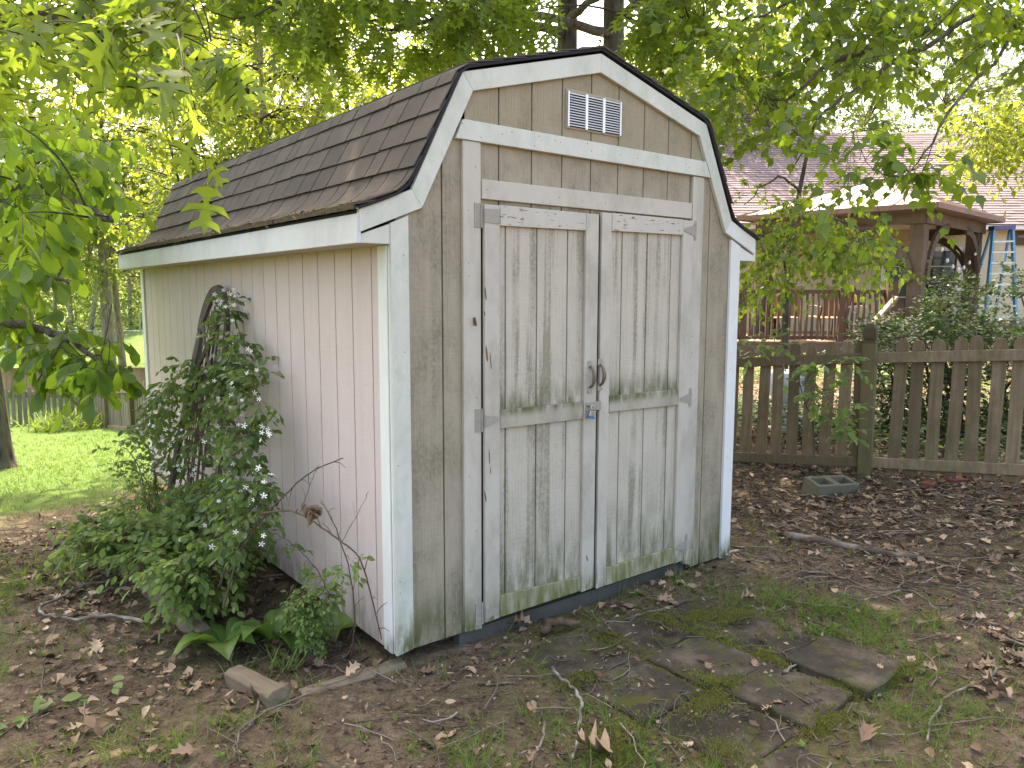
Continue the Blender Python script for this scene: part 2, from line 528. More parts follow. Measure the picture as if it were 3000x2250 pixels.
M_RUST = flat_mat('worn handle metal', (.20,.165,.11), .5, .3, .4, 40)
M_STEEL = flat_mat('padlock steel', (.42,.43,.46), .35, .8, .3, 30)
M_BLUE = flat_mat('blue plastic band', (.06,.16,.35), .45)
M_BRASS = flat_mat('shackle brass', (.55,.50,.38), .35, .8)
M_VENT = flat_mat('vent aluminium', (.78,.79,.80), .42, .35, .15, 30)
M_VENTF = flat_mat('painted vent flange', (.33,.29,.21), .6)
def shingle_mat(name, a, b, c, moss=0.0):
    t = NT(name); p = t.world(); rn = t.rnd()
    gr = t.noise(p, 260, 2, .6)
    big = t.noise(t.scaled(p, (2.5,2.5,6)), 1, 4, .6)
    col = t.mix(rn, a, b)
    col = t.mix(t.math('MULTIPLY', t.math('GREATER_THAN', rn, .86), .6), col, c)
    col = t.mix(t.ramp(gr, [(.3,0),(.7,1)]), tuple(x*.65 for x in a), col)
    col = t.mix(t.math('MULTIPLY', t.ramp(big, [(.42,0),(.7,1)]), .5), col, c)
    if moss:
        z = t.xyz(p)[2]
        mk = t.math('MULTIPLY', t.maprange(z, 2.09, 1.99), t.ramp(t.noise(p, 22, 4, .7), [(.42,0),(.6,1)]))
        col = t.mix(t.math('MULTIPLY', mk, moss), col, (.12,.09,.035))
    return t.done(col, .95, t.bump(gr, .6, .003), spec=.15)
M_SHINGLE = shingle_mat('brown asphalt shingle', (.132,.110,.096), (.094,.079,.071), (.056,.049,.045), .8)
M_EDGE = flat_mat('black roof edge', (.012,.012,.014), .8)
# ================================================================== ground
rng = np.random.default_rng(7)
def axis_pts(lo, hi, c0, c1, fine, growth=1.22, mx=6.0):
    a = list(np.arange(c0, c1+1e-6, fine))
    s = fine; x = c1
    while x < hi: s = min(s*growth, mx); x += s; a.append(x)
    s = fine; x = c0; left = []
    while x > lo: s = min(s*growth, mx); x -= s; left.append(x)
    return np.array(left[::-1]+a)
def lawn_mask(x, y):                     # mown lawn behind and to the left of the shed
    d = y-(3.9+0.5*vnoise(x, y, .9, 3))+0.35*np.minimum(x+1.0, 0)*-1.0
    near_left = sstep(-.8, -1.7, x)*sstep(.5, 1.9, y)
    return np.clip(np.maximum(sstep(0, 2.2, d), near_left*.7), 0, 1)*(1-sstep(3.6, 4.6, x-np.maximum(0, y-14)*3))
def dirt_mask(x, y): return 1-lawn_mask(x, y)
gx = axis_pts(-260, 320, -4.2, 7.0, .075); gy = axis_pts(-120, 420, -3.6, 6.2, .075)
GX, GY = np.meshgrid(gx, gy)
GZ = gs(GX, GY)
GV = np.stack([GX, GY, GZ], -1).reshape(-1, 3)
ny, nx = GX.shape
ii = np.arange(nx*ny).reshape(ny, nx)
GF = np.stack([ii[:-1,:-1], ii[:-1,1:], ii[1:,1:], ii[1:,:-1]], -1).reshape(-1, 4)
gme = raw_mesh('ground', GV, [GF], None, True)
at = gme.attributes.new('lawn', 'FLOAT', 'POINT'); at.data.foreach_set('value', lawn_mask(GX, GY).ravel().astype(np.float32))
at = gme.attributes.new('mossy', 'FLOAT', 'POINT'); at.data.foreach_set('value', (np.exp(-((GX-1.12)/.75)**4-((GY+.85)/.75)**4)).ravel().astype(np.float32))
def ground_material():
    t = NT('bare soil and lawn'); p = t.world()
    n1 = t.noise(p, 2.2, 6, .65); n2 = t.noise(p, 14, 6, .7); n3 = t.noise(p, 70, 4, .7)
    soil = t.ramp(n2, [(.25,(.046,.031,.019)),(.5,(.128,.091,.059)),(.78,(.26,.196,.136))])
    soil = t.mix(t.math('MULTIPLY', t.ramp(n3, [(.5,0),(.75,1)]), .6), soil, (.30,.235,.175))
    mossy = t.math('MULTIPLY', t.ramp(t.noise(t.scaled(p, (1,1,1), (4,2,0)), 1.7, 5, .6), [(.5,0),(.66,1)]), t.ramp(n2, [(.35,.2),(.6,1)]))
    soil = t.mix(t.math('MULTIPLY', mossy, .6), soil, (.075,.088,.024))
    pm = t.math('MULTIPLY', t.attr('mossy'), t.ramp(t.noise(p, 9, 5, .7), [(.38,0),(.56,1)]))
    soil = t.mix(pm, soil, (.115,.125,.024))
    grass = t.ramp(n2, [(.25,(.045,.080,.016)),(.55,(.078,.135,.026)),(.8,(.125,.17,.042))])
    lw = t.math('ADD', t.attr('lawn'), t.math('MULTIPLY', t.math('SUBTRACT', n1, .5), 1.0), clamp=True)
    col = t.mix(t.ramp(lw, [(.3,0),(.62,1)]), soil, grass)
    h = t.math('ADD', t.math('MULTIPLY', n2, 1.0), t.math('MULTIPLY', n3, .45))
    return t.done(col, .95, t.bump(h, 1.0, .045), spec=.15)
ground = link('ground', gme, ground_material())
tag(ground, kind='structure')

# ================================================================== shed
SW, SD, CX = 2.44, 4.47, 1.22
PROF = [(-.147,1.972),(.104,2.073),(.371,2.603),(1.22,2.837)]          # outer edge of the left half
PIN = [(-.147,1.879),(.155,1.998),(.427,2.530),(1.22,2.744)]           # inner edge of the rake boards
def roof_z(x):
    x = x if x <= CX else SW-x
    return float(np.interp(x, [q[0] for q in PROF], [q[1] for q in PROF]))-.012
shed = thing('garden_shed', 'weathered barn-style garden shed with brown shingle roof and double doors', 'shed')
def P(b, name, mat, parent, bevel=.002): return b.build(name, mat, parent, bevel=bevel)
def clipped_board(x0, x1, z0, y0, y1, ztop=None):
    xs = sorted({x0, x1} | {k for k in (.104,.371,1.22,SW-.371,SW-.104) if x0 < k < x1})
    poly = [(x0, z0), (x1, z0)]
    for x in reversed(xs): poly.append((x, roof_z(x) if ztop is None else min(ztop, roof_z(x))))
    return MB().prism(poly, 'y', y0, y1)
# front siding boards, recessed grooves between them
wf = P(MB().prism([(0,.0),(SW,.0),(SW,1.94),(SW-.155,1.99),(SW-.427,2.52),(CX,2.73),(.427,2.52),(.155,1.99),(0,1.94)], 'y', .031, .045), 'front_wall_sheet', M_DARK, shed, 0)
G = .0035
def front_board(x0, x1, z0, zt, mat):
    return P(clipped_board(x0+G, x1-G, z0, .019, .0309, zt), 'siding_board', mat, wf, .0015)
for x0, x1 in ((.03,.27),(.27,.40)): front_board(x0, x1, .004, None, M_FRONT)
for x0, x1 in ((2.03,2.153),(2.153,2.41)): front_board(x0, x1, -.045, None, M_FRONT)
cols = [.40,.587,.785,.98,1.177,1.375,1.573,1.771,1.967,2.05]
for a, b in zip(cols, cols[1:]):
    front_board(a, b, 2.0, 2.34, M_FRONT)
cols = [.25,.587,.785,.98,1.177,1.375,1.573,1.771,1.967,2.19]
for a, b in zip(cols, cols[1:]):
    front_board(a, b, 2.343, None, M_GABLE)
P(MB().prism([(2.005,2.345),(2.150,2.345),(2.115,2.44),(2.055,2.575),(2.005,2.600)], 'y', .0181, .0189), 'siding_board', M_GABLE, wf, 0)
# rake trim, mitred at each knee
def mir(q): return [(SW-x, z) for x, z in q]
for s in range(3):
    q = [PROF[s], PROF[s+1], PIN[s+1], PIN[s]]
    P(MB().prism(q, 'y', -.004, .018), 'rake_board', M_TRIM, shed)
    P(MB().prism(mir(q), 'y', -.004, .018), 'rake_board', M_TRIM if s != 0 else M_TRIMB, shed)
P(MB().prism([(.332,2.313),(2.118,2.306),(2.072,2.393),(.371,2.400)], 'y', -.008, .017), 'band_board', M_TRIM, shed)
P(MB().box(.477,1.966,.0,.0185,2.062,2.150), 'header_board', M_STILE, shed)
P(MB().prism([(.371,.012),(.470,.004),(.470,2.311),(.371,2.311)], 'y', -.001, .0185), 'door_post', M_STILE, shed)
P(MB().prism([(1.972,.0),(2.069,-.03),(2.069,2.302),(1.972,2.302)], 'y', -.001, .0185), 'door_post', M_STILE, shed)
# corner boards
P(MB().prism([(.0,.0),(.088,.012),(.088,1.962),(.0,1.925)], 'y', .0, .0185), 'corner_board', M_TRIM, shed)
P(MB().prism([(SW-.092,-.05),(SW,-.06),(SW,1.925),(SW-.092,1.962)], 'y', .0, .0185), 'corner_board', M_TRIMB, shed)
P(MB().box(.0,.018,.0190,.032,.004,1.835), 'corner_board', M_TRIMB, shed)
P(MB().box(-.006,.012,.0325,.112,.0,1.835), 'corner_board', M_TRIMB, shed)
P(MB().box(-.006,.012,SD-.10,SD-.01,.0,1.835), 'corner_board', M_TRIMB, shed)
P(MB().box(-.004,.088,SD-.0099,SD+.008,.0,1.835), 'corner_board', M_TRIMB, shed)
P(MB().box(SW-.012,SW+.006,.02,.112,-.05,1.835), 'corner_board', M_TRIMB, shed)
# left wall boards
wl = P(MB().box(.0205,.034,.03,SD-.01,.0,1.85), 'side_wall_sheet', M_DARK, shed, 0)
ys = [.1125,.197,.39,.574,.768,.959,1.147]+[1.147+.1885*k for k in range(1, 17)]+[SD-.098]
for a, b in zip(ys, ys[1:]):
    P(MB().box(.0085,.0203,a+.004,b-.004,-.003,1.845), 'siding_board', M_SIDE, wl, .0015)
# right and back walls (out of sight, whole sheets)
P(MB().box(SW-.034,SW-.012,.04,SD-.01,-.05,1.85), 'side_wall_sheet', M_SIDE, shed, 0)
P(MB().prism([(.02,.0),(SW-.02,.0),(SW-.02,1.94),(SW-.155,1.99),(SW-.427,2.52),(CX,2.73),(.427,2.52),(.155,1.99),(.02,1.94)], 'y', SD-.03, SD-.012), 'back_wall_sheet', M_FRONT, shed, 0)
for s in range(3):
    q = [PROF[s], PROF[s+1], PIN[s+1], PIN[s]]
    P(MB().prism(q, 'y', SD+.06, SD+.08), 'rake_board', M_TRIM, shed)
    P(MB().prism(mir(q), 'y', SD+.06, SD+.08), 'rake_board', M_TRIM, shed)
# eaves
for sx in (0, 1):
    f = (lambda x: x) if sx == 0 else (lambda x: SW-x)
    a, b = sorted((f(-.156), f(-.137)))
    P(MB().box(a, b, .0, SD+.086, 1.8355, 1.955), 'fascia', M_FASCIA if sx == 0 else M_TRIMB, shed)
    a, b = sorted((f(-.1365), f(-.0075)))
    P(MB().box(a, b, .022, SD+.08, 1.8365, 1.845), 'soffit', M_STILE if sx else M_SIDE, shed, 0)
    q = [(f(-.1365),1.8365),(f(-.0005),1.8365),(f(-.0005),1.922),(f(-.1365),1.873)]
    P(MB().prism(q, 'y', .004, .0205), 'eave_return', M_TRIM if sx == 0 else M_TRIMB, shed)
# sill, floor frame and piers
P(MB().box(.36,2.03,.033,.09,-.13,.03), 'sill', M_SKID, shed, .003)
P(MB().box(.05,SW-.05,.091,SD-.06,-.02,.02), 'floor', M_DARK, shed, 0)
for x in (.35, 1.2, 2.1):
    P(MB().box(x-.05,x+.05,.12,SD-.1,-.11,-.021), 'skid', M_SKID, shed, .004)
for x in (.35, 2.1):
    for y in (.7, 2.3, 4.1):
        P(MB().box(x-.1,x+.1,y-.2,y+.2,float(gz(x,y))-.12,-.1105), 'pier_block', flat_mat('pier concrete', (.22,.21,.2), .9), shed, .005)
# ---- roof
roof = P(MB().prism([(x, z-.002) for x, z in PROF]+[(SW-x, z-.002) for x, z in PROF[::-1][1:]]+[(SW-x, z-.035) for x, z in PROF[:-1]]+[(x, z-.035) for x, z in PROF[::-1]], 'y', .0195, SD+.055), 'roof_deck', M_EDGE, shed, 0)
# smooth path of the shingle face, from the drip edge up over the knee
PATH = [(-.170,1.966),(-.10,1.993),(-.03,2.021),(.035,2.052),(.082,2.092),(.112,2.140),(.15,2.213),(.371,2.652),(.385,2.668),(.47,2.698),(1.22,2.908)]
PATH = [(-.172,1.974),(-.10,1.999),(-.03,2.026),(.035,2.054),(.080,2.090),(.108,2.130),(.148,2.206),(.355,2.612),(.372,2.624),(.45,2.647),(1.22,2.860)]
pl = np.array(PATH); seg = np.hypot(*np.diff(pl, axis=0).T); SS = np.concatenate([[0], np.cumsum(seg)])
def on_path(s):
    x = np.interp(s, SS, pl[:,0]); z = np.interp(s, SS, pl[:,1])
    e = .004; dx = np.interp(s+e, SS, pl[:,0])-np.interp(s-e, SS, pl[:,0]); dz = np.interp(s+e, SS, pl[:,1])-np.interp(s-e, SS, pl[:,1])
    n = math.hypot(dx, dz) or 1
    return x, z, -dz/n, dx/n
def shingle(y0, y1, s0, s1, lift, thick=.007, jit=0.0, mirror=False, ns=5):
    vs = []; fs = []
    for k in range(ns+1):
        s = s0+(s1-s0)*k/ns; x, z, nx_, nz_ = on_path(s)
        h = .002+lift*(1-k/ns)
        for (yy) in (y0, y1):
            for hh in (h, h+thick*(1-.5*k/ns)):
                jx = jit if k == 0 else 0
                X = x+nx_*hh-jx*.3
                vs.append((SW-X if mirror else X, yy, z+nz_*hh-jx))
    for k in range(ns):
        a = k*4; b = a+4
        fs += [(a+1,b+1,b+3,a+3),(a,a+2,b+2,b),(a,b,b+1,a+1),(a+2,a+3,b+3,b+2)]
    fs += [(0,1,3,2),(ns*4,ns*4+2,ns*4+3,ns*4+1)]
    return MB().add(vs, fs)
sk = SS[8]
course = [-.012,.055,.37,.51,.65,.792,.925]
r2 = random.Random(5)
YA, YB = -.016, SD+.10
for ci in range(len(course)-1):
    s0 = course[ci]; s1 = course[ci+1]+.055
    y = YA+ (r2.uniform(-.1, 0))
    first = True
    while y < YB:
        w = r2.choice((.13,.17,.20,.23,.28))*r2.uniform(.9,1.1) if ci else r2.uniform(.7,1.0)
        a, b = max(y, YA), min(y+w, YB)
        if b-a > .03:
            shingle(a+.0045, b-.0045, s0+r2.uniform(-.004,.004), s1, .010+r2.uniform(0,.003), .007, r2.uniform(0,.004), ns=9 if ci < 2 else 3).build('shingle', M_SHINGLE, roof)
        y += w
# upper slopes and the far side: whole courses
for mirr in (False, True):
    up = [.925+.14*k for k in range(6)]
    for s0 in ([] if not mirr else course[:-1])+up:
        shingle(YA, YB, s0, min(s0+.19, SS[-1]), .010, .007, mirror=mirr, ns=4).build('shingle_course', M_SHINGLE, roof)
P(MB().prism([(CX-.15,2.832),(CX,2.874),(CX+.15,2.832),(CX+.15,2.824),(CX,2.866),(CX-.15,2.824)], 'y', YA-.004, YB), 'ridge_cap', M_SHINGLE, roof, 0)
# dark ragged edge of shingles over the rake
for mirr in (0, 1):
    b = MB(); f = (lambda x: SW-x) if mirr else (lambda x: x)
    q = [(f(x), z) for x, z in PATH]+[(f(x), z-.017) for x, z in PATH[::-1]]
    ptop = [(f(on_path(s)[0]), on_path(s)[1]+.004) for s in np.linspace(0, SS[-1], 26)]
    pbot = [(f(on_path(s)[0]-on_path(s)[2]*(.009 if s>.05 else .006)), on_path(s)[1]-on_path(s)[3]*(.009 if s > .05 else .006)) for s in np.linspace(0, SS[-1], 26)]
    b = MB()
    for i in range(25):
        b.prism([ptop[i], ptop[i+1], pbot[i+1], pbot[i]], 'y', YA+.004, .016)
    b.build('roof_edge', M_EDGE, roof)
# crumbled shingle ends and debris along the left drip edge
deb = Cloud(); n = 900
yy = rng.uniform(.0, SD+.08, n); ss = rng.uniform(-.02, .16, n)
pp = np.array([(on_path(s)[0]+on_path(s)[2]*.016, y, on_path(s)[1]+on_path(s)[3]*.016) for s, y in zip(ss, yy)])
deb.leaves(OVATE_LO, pp, np.c_[rng.normal(0,.35,n), rng.choice([-1,1],n), rng.normal(0,.15,n)], np.tile([-.4,0,.9],(n,1))+rng.normal(0,.25,(n,3)), rng.uniform(.02,.07,n), rng.uniform(0,1,n), rng.uniform(.01,.03,n))
M_LITTER = None
def litter_mat(name, a, b, c):
    t = NT(name); ti = t.attr('tint')
    col = t.ramp(ti, [(0,a),(.55,b),(1,c)])
    col = t.mix(t.math('MULTIPLY', t.noise(t.world(), 45, 3), .5), col, a)
    m_ = t.done(col, .75, spec=.3)
    return m_
M_NEEDLE = litter_mat('brown needle litter', (.05,.03,.018), (.13,.075,.04), (.22,.15,.09))
tag(deb.build('roof_litter', M_NEEDLE, roof), kind='stuff')

# ---- doors
def door(x0, x1, z0, z1, st, rails, grooves, hinge_left, tilt=0.0):
    d = bpy.data.objects.new('door', None); COL.objects.link(d); d.parent = shed
    P(MB().box(x0+.004, x1-.004, .012, .018, z0+.01, z1-.01), 'door_back', M_DARK, d, 0)
    xs = [x0+.01]+grooves+[x1-.01]
    for a, b in zip(xs, xs[1:]):
        P(MB().box(a+G, b-G, .0005, .0118, z0+.006, z1-.006), 'siding_board', M_DOOR, d, .0015)
    for a, b in st:
        P(MB().prism([(a, z0-.004), (b, z0+.0), (b, z1), (a, z1)], 'y', -.019, .0), 'stile', M_STILE, d)
    for (a, b, q0, q1, q2, q3, mt) in rails:
        P(MB().prism([(a, q0), (b, q1), (b, q2), (a, q3)], 'y', -.0195, .0), 'rail', mt, d)
    return d
dl = door(.477, 1.207, .040, 2.036, [(.478,.566),(1.116,1.206)],
          [(.568,1.114,1.944,1.950,2.036,2.038,M_CHIP),(.568,1.109,.986,.981,1.070,1.076,M_MID),(.568,1.110,.042,.046,.124,.152,M_MOSSY)], [.613,.807,1.008], True)
tag(dl, 'left shed door with long paint chips on its hinge stile')
dr = door(1.226, 1.965, .032, 2.048, [(1.228,1.300),(1.872,1.963)],
          [(1.303,1.870,1.958,1.964,2.050,2.050,M_CHIP),(1.303,1.868,.998,.988,1.080,1.085,M_MID),(1.303,1.870,.030,.034,.129,.130,M_MOSSY)], [1.399,1.596,1.793], False)
# hinges: pin plate on the post, strap on the door
def hinge(z, left, sq=False, par=None):
    b = MB()
    if left:
        b.box(.432,.466,-.0045,-.0012,z-.055,z+.055); b.tube([(.470,-.006,z-.055),(.470,-.006,z+.055)], .006, 8)
        q = [(.476,z-.03),(.560,z-.034),(.560,z+.034),(.476,z+.03)] if sq else [(.476,z-.034),(.552,z-.012),(.556,z),(.552,z+.012),(.476,z+.026)]
    else:
        b.box(1.976,2.008,-.0045,-.0012,z-.055,z+.055); b.tube([(1.969,-.006,z-.055),(1.969,-.006,z+.055)], .006, 8)
        q = [(1.963,z-.03),(1.885,z-.010),(1.880,z),(1.885,z+.010),(1.963,z+.03)]
    b.prism(q, 'y', -.0232, -.0192)
    for x, zz in ((.449,z-.035),(.449,z),(.449,z+.035)) if left else ((1.992,z-.035),(1.992,z+.035)):
        b.lathe([(.005,0),(.003,.003)], (0,0,0), 8) if False else b.tube([(x,-.0044,zz),(x,-.0065,zz)], .0045, 8)
    b.build('hinge', M_HW, par, bevel=0)
hinge(1.985, True, True, dl); hinge(1.035, True, False, dl); hinge(.085, True, False, dl)
hinge(1.995, False, False, dr); hinge(1.02, False, False, dr); hinge(.125, False, False, dr)
def handle(u0, u1, v0, v1, par):
    a = front(u0, v0, -.02); c = front(u0, v1, -.02); x = (a[0]+front(u1, v0, -.02)[0])/2
    zt, zb = a[2], c[2]
    for zz, s in ((zt, -1), (zb, 1)):
        MB().box(x-.016, x+.016, -.0235, -.0195, min(zz, zz+s*.034), max(zz, zz+s*.034)).build('handle_plate', M_HW, par, bevel=.001)
    pts = [(x, -.022, zt-.030)]
    for k in range(1, 12):
        w = k/12
        pts.append((x, -.022-.034*math.sin(math.pi*w)**.55, zt-.03-(zt-zb-.06)*w))
    pts.append((x, -.022, zb+.030))
    g = MB()
    rad = [.006+.005*math.sin(math.pi*k/12) for k in range(13)]
    g.tube(pts, rad, 8); g.build('handle', M_RUST, par, smooth=True)
handle(1719, 1738, 1057, 1153, dl)
handle(1748, 1767, 1052, 1146, dr)
hp0 = front(1715, 1180, -.02); hp1 = front(1760, 1198, -.02)
P(MB().box(hp0[0], hp1[0], -.0235, -.0196, hp1[2]-.003, hp0[2]), 'hasp', M_HW, dr, .001)
sx, sz = front(1724, 1190, -.03)[0], front(1724, 1190, -.03)[2]
st = MB(); st.tube([(sx-.004,-.022,sz),(sx-.004,-.040,sz+.004),(sx+.006,-.044,sz),(sx+.006,-.036,sz-.006),(sx+.004,-.022,sz-.002)], .0028, 6); st.build('staple', M_RUST, dr)
pad = thing('padlock', 'small steel padlock with blue base band hanging from the door hasp', 'padlock', loc=(sx, -.045, sz))
ang = -.22
def padp(x, z): return (sx+x*math.cos(ang)-z*math.sin(ang)+.012, sz-.012+x*math.sin(ang)+z*math.cos(ang))
q = [padp(*c) for c in ((-.020,-.042),(.020,-.042),(.020,-.014),(-.020,-.014))]
P(MB().prism(q, 'y', -.058, -.036), 'body', M_STEEL, pad, .003)
q = [padp(*c) for c in ((-.021,-.052),(.021,-.052),(.021,-.0425),(-.021,-.0425))]
P(MB().prism(q, 'y', -.059, -.035), 'base_band', M_BLUE, pad, .002)
pts = [padp(-.012,-.016)]+[padp(-.012*math.cos(math.pi*k/8), .004+.012*math.sin(math.pi*k/8)) for k in range(9)]+[padp(.012,-.016)]
sh = MB(); sh.tube([(x,-.047,z) for x, z in pts], .0032, 8); sh.build('shackle', M_BRASS, pad, smooth=True)
# ---- gable vent
vx0, vx1, vz0, vz1 = .997, 1.380, 2.447, 2.636
vent = P(MB().box(vx0, vx1, .0125, .0185, vz0, vz1), 'vent', M_VENTF, shed, .001)
ix0, ix1, iz0, iz1 = vx0+.012, vx1-.006, vz0+.010, vz1-.016
P(MB().box(ix0, ix1, .010, .0123, iz0, iz1), 'vent_back', M_DARK, vent, 0)
bars = [ix0, ix0+(ix1-ix0)/3, ix0+2*(ix1-ix0)/3, ix1]
for k, x in enumerate(bars):
    w = .0045 if k in (0, 3) else .008
    P(MB().box(x-w, x+w, .0015, .0095, iz0-.004, iz1+.004), 'vent_bar', M_VENT, vent, .0008)
for c in range(3):
    a, b = bars[c]+.0085, bars[c+1]-.0085
    for k in range(13):
        z = iz0+.006+(iz1-iz0-.012)*k/12
        MB().beam((a,.0045,z),(b,.0045,z), .0085, .002, (0,-.72,.69)).build('slat', M_VENT, vent)
# bare wood where paint has flaked off the hinge stile, and nail heads
M_BARE = flat_mat('bare brown wood', (.17,.10,.06), .85); r3 = random.Random(2)
for u0, v0, u1, v1, w in ((1421,838,1424,880,6),(1419,910,1421,925,4),(1424,1010,1428,1060,8),(1436,1030,1439,1082,4),(1433,1315,1435,1360,4),(1420,1436,1424,1470,6),(1393,930,1396,955,5),(1437,1368,1438,1388,3),(1719,1625,1721,1645,6)):
    a = front(u0, v0, -.02); b = front(u1, v1, -.02); hw = w*.0008
    q = [(a[0], a[2]), (a[0]+hw, a[2]-.3*(a[2]-b[2])), (b[0]+hw*.8, b[2]+.1*(a[2]-b[2])), (b[0], b[2]), (b[0]-hw, b[2]+.25*(a[2]-b[2])), (a[0]-hw*.4, a[2]-.35*(a[2]-b[2]))]
    MB().prism(q[::-1], 'y', -.0204, -.0188 if 1400 < u0 < 1720 else -.0012).build('flaked_patch', M_BARE, dl if u0 > 1400 else shed)
nl = MB()
for _ in range(46):
    k = r3.random()
    if k < .4: x, z, y = r3.uniform(.35, 2.08), 0, -.0085; z = 2.36+r3.uniform(-.03,.03)
    elif k < .6: x, z, y = r3.uniform(.5, 1.95), 2.10+r3.uniform(-.03,.03), -.0005
    elif k < .8: x, z, y = r3.choice((.40,.44,2.0,2.04)), r3.uniform(.2, 2.2), -.0015
    else: x, z, y = r3.choice((.02,.06,2.38,2.42)), r3.uniform(.2, 1.8), -.0005
    nl.tube([(x,y+.002,z),(x,y-.0008,z)], .0026, 6)
tag(nl.build('nail_heads', flat_mat('rusty nail', (.17,.13,.10), .8), shed), kind='stuff')
# ================================================================== picket fences
M_PICKET = wood_mat('grey weathered picket wood', (.165,.122,.075), (.30,.235,.155), (.105,.082,.048), green=.35, bump=.9)
M_RAIL = wood_mat('grey weathered rail wood', (.17,.128,.08), (.30,.235,.155), (.11,.086,.05), green=.3, axis=(6,6,30))
M_POST = wood_mat('post pine', (.155,.125,.065), (.20,.165,.09), (.085,.08,.035), green=.4)
M_POSTCAP = wood_mat('dark post cap', (.07,.055,.035), (.10,.08,.05), green=.5)
def picket_mesh(w, h, t):
    a = w*.5; c = w*.30
    q = [(-a,0),(a,0),(a,h-.055),(a*.86,h-.03),(c*.9,h),(-c*.9,h),(-a*.86,h-.03),(-a,h-.055)]
    return MB().prism(q, 'y', -t/2, t/2).mesh('picket', bevel=.002)
def fence(th, p0, p1, n_gap, hz, rail_side, posts, h=.92, rail_off=.03, wp=.089, rr=None, mats=(None,None,None), post_h=None, bz=.02):
    """straight run between p0 and p1 (x,y) with ground heights hz"""
    mp, mr, mq = [m or d for m, d in zip(mats, (M_PICKET, M_RAIL, M_POST))]
    p0 = np.array(p0, float); p1 = np.array(p1, float); L = np.linalg.norm(p1-p0); d = (p1-p0)/L
    nrm_ = np.array([d[1], -d[0]])*rail_side
    ang = math.atan2(d[1], d[0])
    rr = rr or random.Random(3)
    me = PICK[h] if h in PICK else PICK.setdefault(h, picket_mesh(wp, h, .016))
    if not me.materials: me.materials.append(mp)
    n = int(L/n_gap)
    for k in range(n):
        s = (k+.5)*n_gap
        if any(abs(s-q) < .075 for q in posts): continue
        z = hz[0]+(hz[1]-hz[0])*s/L+bz
        xy = p0+d*s
        o = link('picket', me); o.location = (xy[0], xy[1], z+rr.uniform(-.018,.018)); o.rotation_euler = (rr.uniform(-.015,.015), rr.uniform(-.022,.022), ang+rr.uniform(-.03,.03))
        o.parent = th; o.location = Vector(o.location)-th.location
    cuts = [0]+[q for q in posts if 0 < q < L]+[L]
    for a, b in zip(cuts, cuts[1:]):
        for zr in (h*.868, h*.078):
            pa = p0+d*(a+.0)+nrm_*rail_off; pb = p0+d*(b-.0)+nrm_*rail_off
            za = hz[0]+(hz[1]-hz[0])*a/L+zr+bz; zb = hz[0]+(hz[1]-hz[0])*b/L+zr+bz
            mm = MB(); Lr = math.hypot(np.linalg.norm(pb-pa), zb-za)
            mm.box(-.019,.019,-.044,.044,0,Lr)
            o = mm.build('rail', mr, None, bevel=.003)
            dirv = Vector((pb[0]-pa[0], pb[1]-pa[1], zb-za)).normalized()
            zax = dirv; sx_ = Vector((nrm_[0], nrm_[1], 0)); yv = zax.cross(sx_).normalized(); sx_ = yv.cross(zax)
            o.matrix_world = Matrix(((sx_.x, yv.x, zax.x, pa[0]), (sx_.y, yv.y, zax.y, pa[1]), (sx_.z, yv.z, zax.z, za), (0,0,0,1)))
            o.parent = th; o.location = Vector(o.location)-th.location
    for q in posts:
        xy = p0+d*q+nrm_*.028; z = hz[0]+(hz[1]-hz[0])*q/L
        hh = post_h or h*1.38
        b = MB(); b.prism([(-.053,-.053),(.053,-.053),(.053,.053),(-.053,.053)], 'z', -.25, hh-.17)
        o = b.build('post', mq, None, bevel=.004); o.location = (xy[0], xy[1], z); o.rotation_euler = (rr.uniform(-.02,.02), rr.uniform(-.02,.02), ang)
        o.parent = th; o.location = Vector(o.location)-th.location
        c = MB()
        for z0, z1, w0, w1 in ((hh-.17,hh-.145,.053,.042),(hh-.145,hh-.13,.042,.042),(hh-.13,hh-.10,.053,.053),(hh-.10,hh-.045,.053,.047),(hh-.045,hh-.01,.047,.026),(hh-.01,hh,.026,.007)):
            c.add([(-w0,-w0,z0),(w0,-w0,z0),(w0,w0,z0),(-w0,w0,z0),(-w1,-w1,z1),(w1,-w1,z1),(w1,w1,z1),(-w1,w1,z1)], [(0,3,2,1),(4,5,6,7),(0,1,5,4),(1,2,6,5),(2,3,7,6),(3,0,4,7)])
        co = c.build('post_cap', M_POSTCAP, None); co.parent = o
PICK = {}
rf = random.Random(11)
pA = np.array([4.79,.33]); dL = np.array([-.285,.958]); dR = np.array([.30,-.954]); dR /= np.linalg.norm(dR)
fr = thing('picket_fence', 'grey weathered picket fence with capped post behind the cinder block', 'fence', loc=(pA[0], pA[1], float(gz(*pA))))
eL = pA+dL*4.9; eR = pA+dR*4.6
fence(fr, pA, eL, .1400, (.095, -.33), -1, [2.44], rr=rf, h=1.135, wp=.096, post_h=1.30)
fence(fr, pA, eR, .1400, (.095, .42), 1, [0.0, 2.44], rr=rf, h=1.135, wp=.096, post_h=1.30)
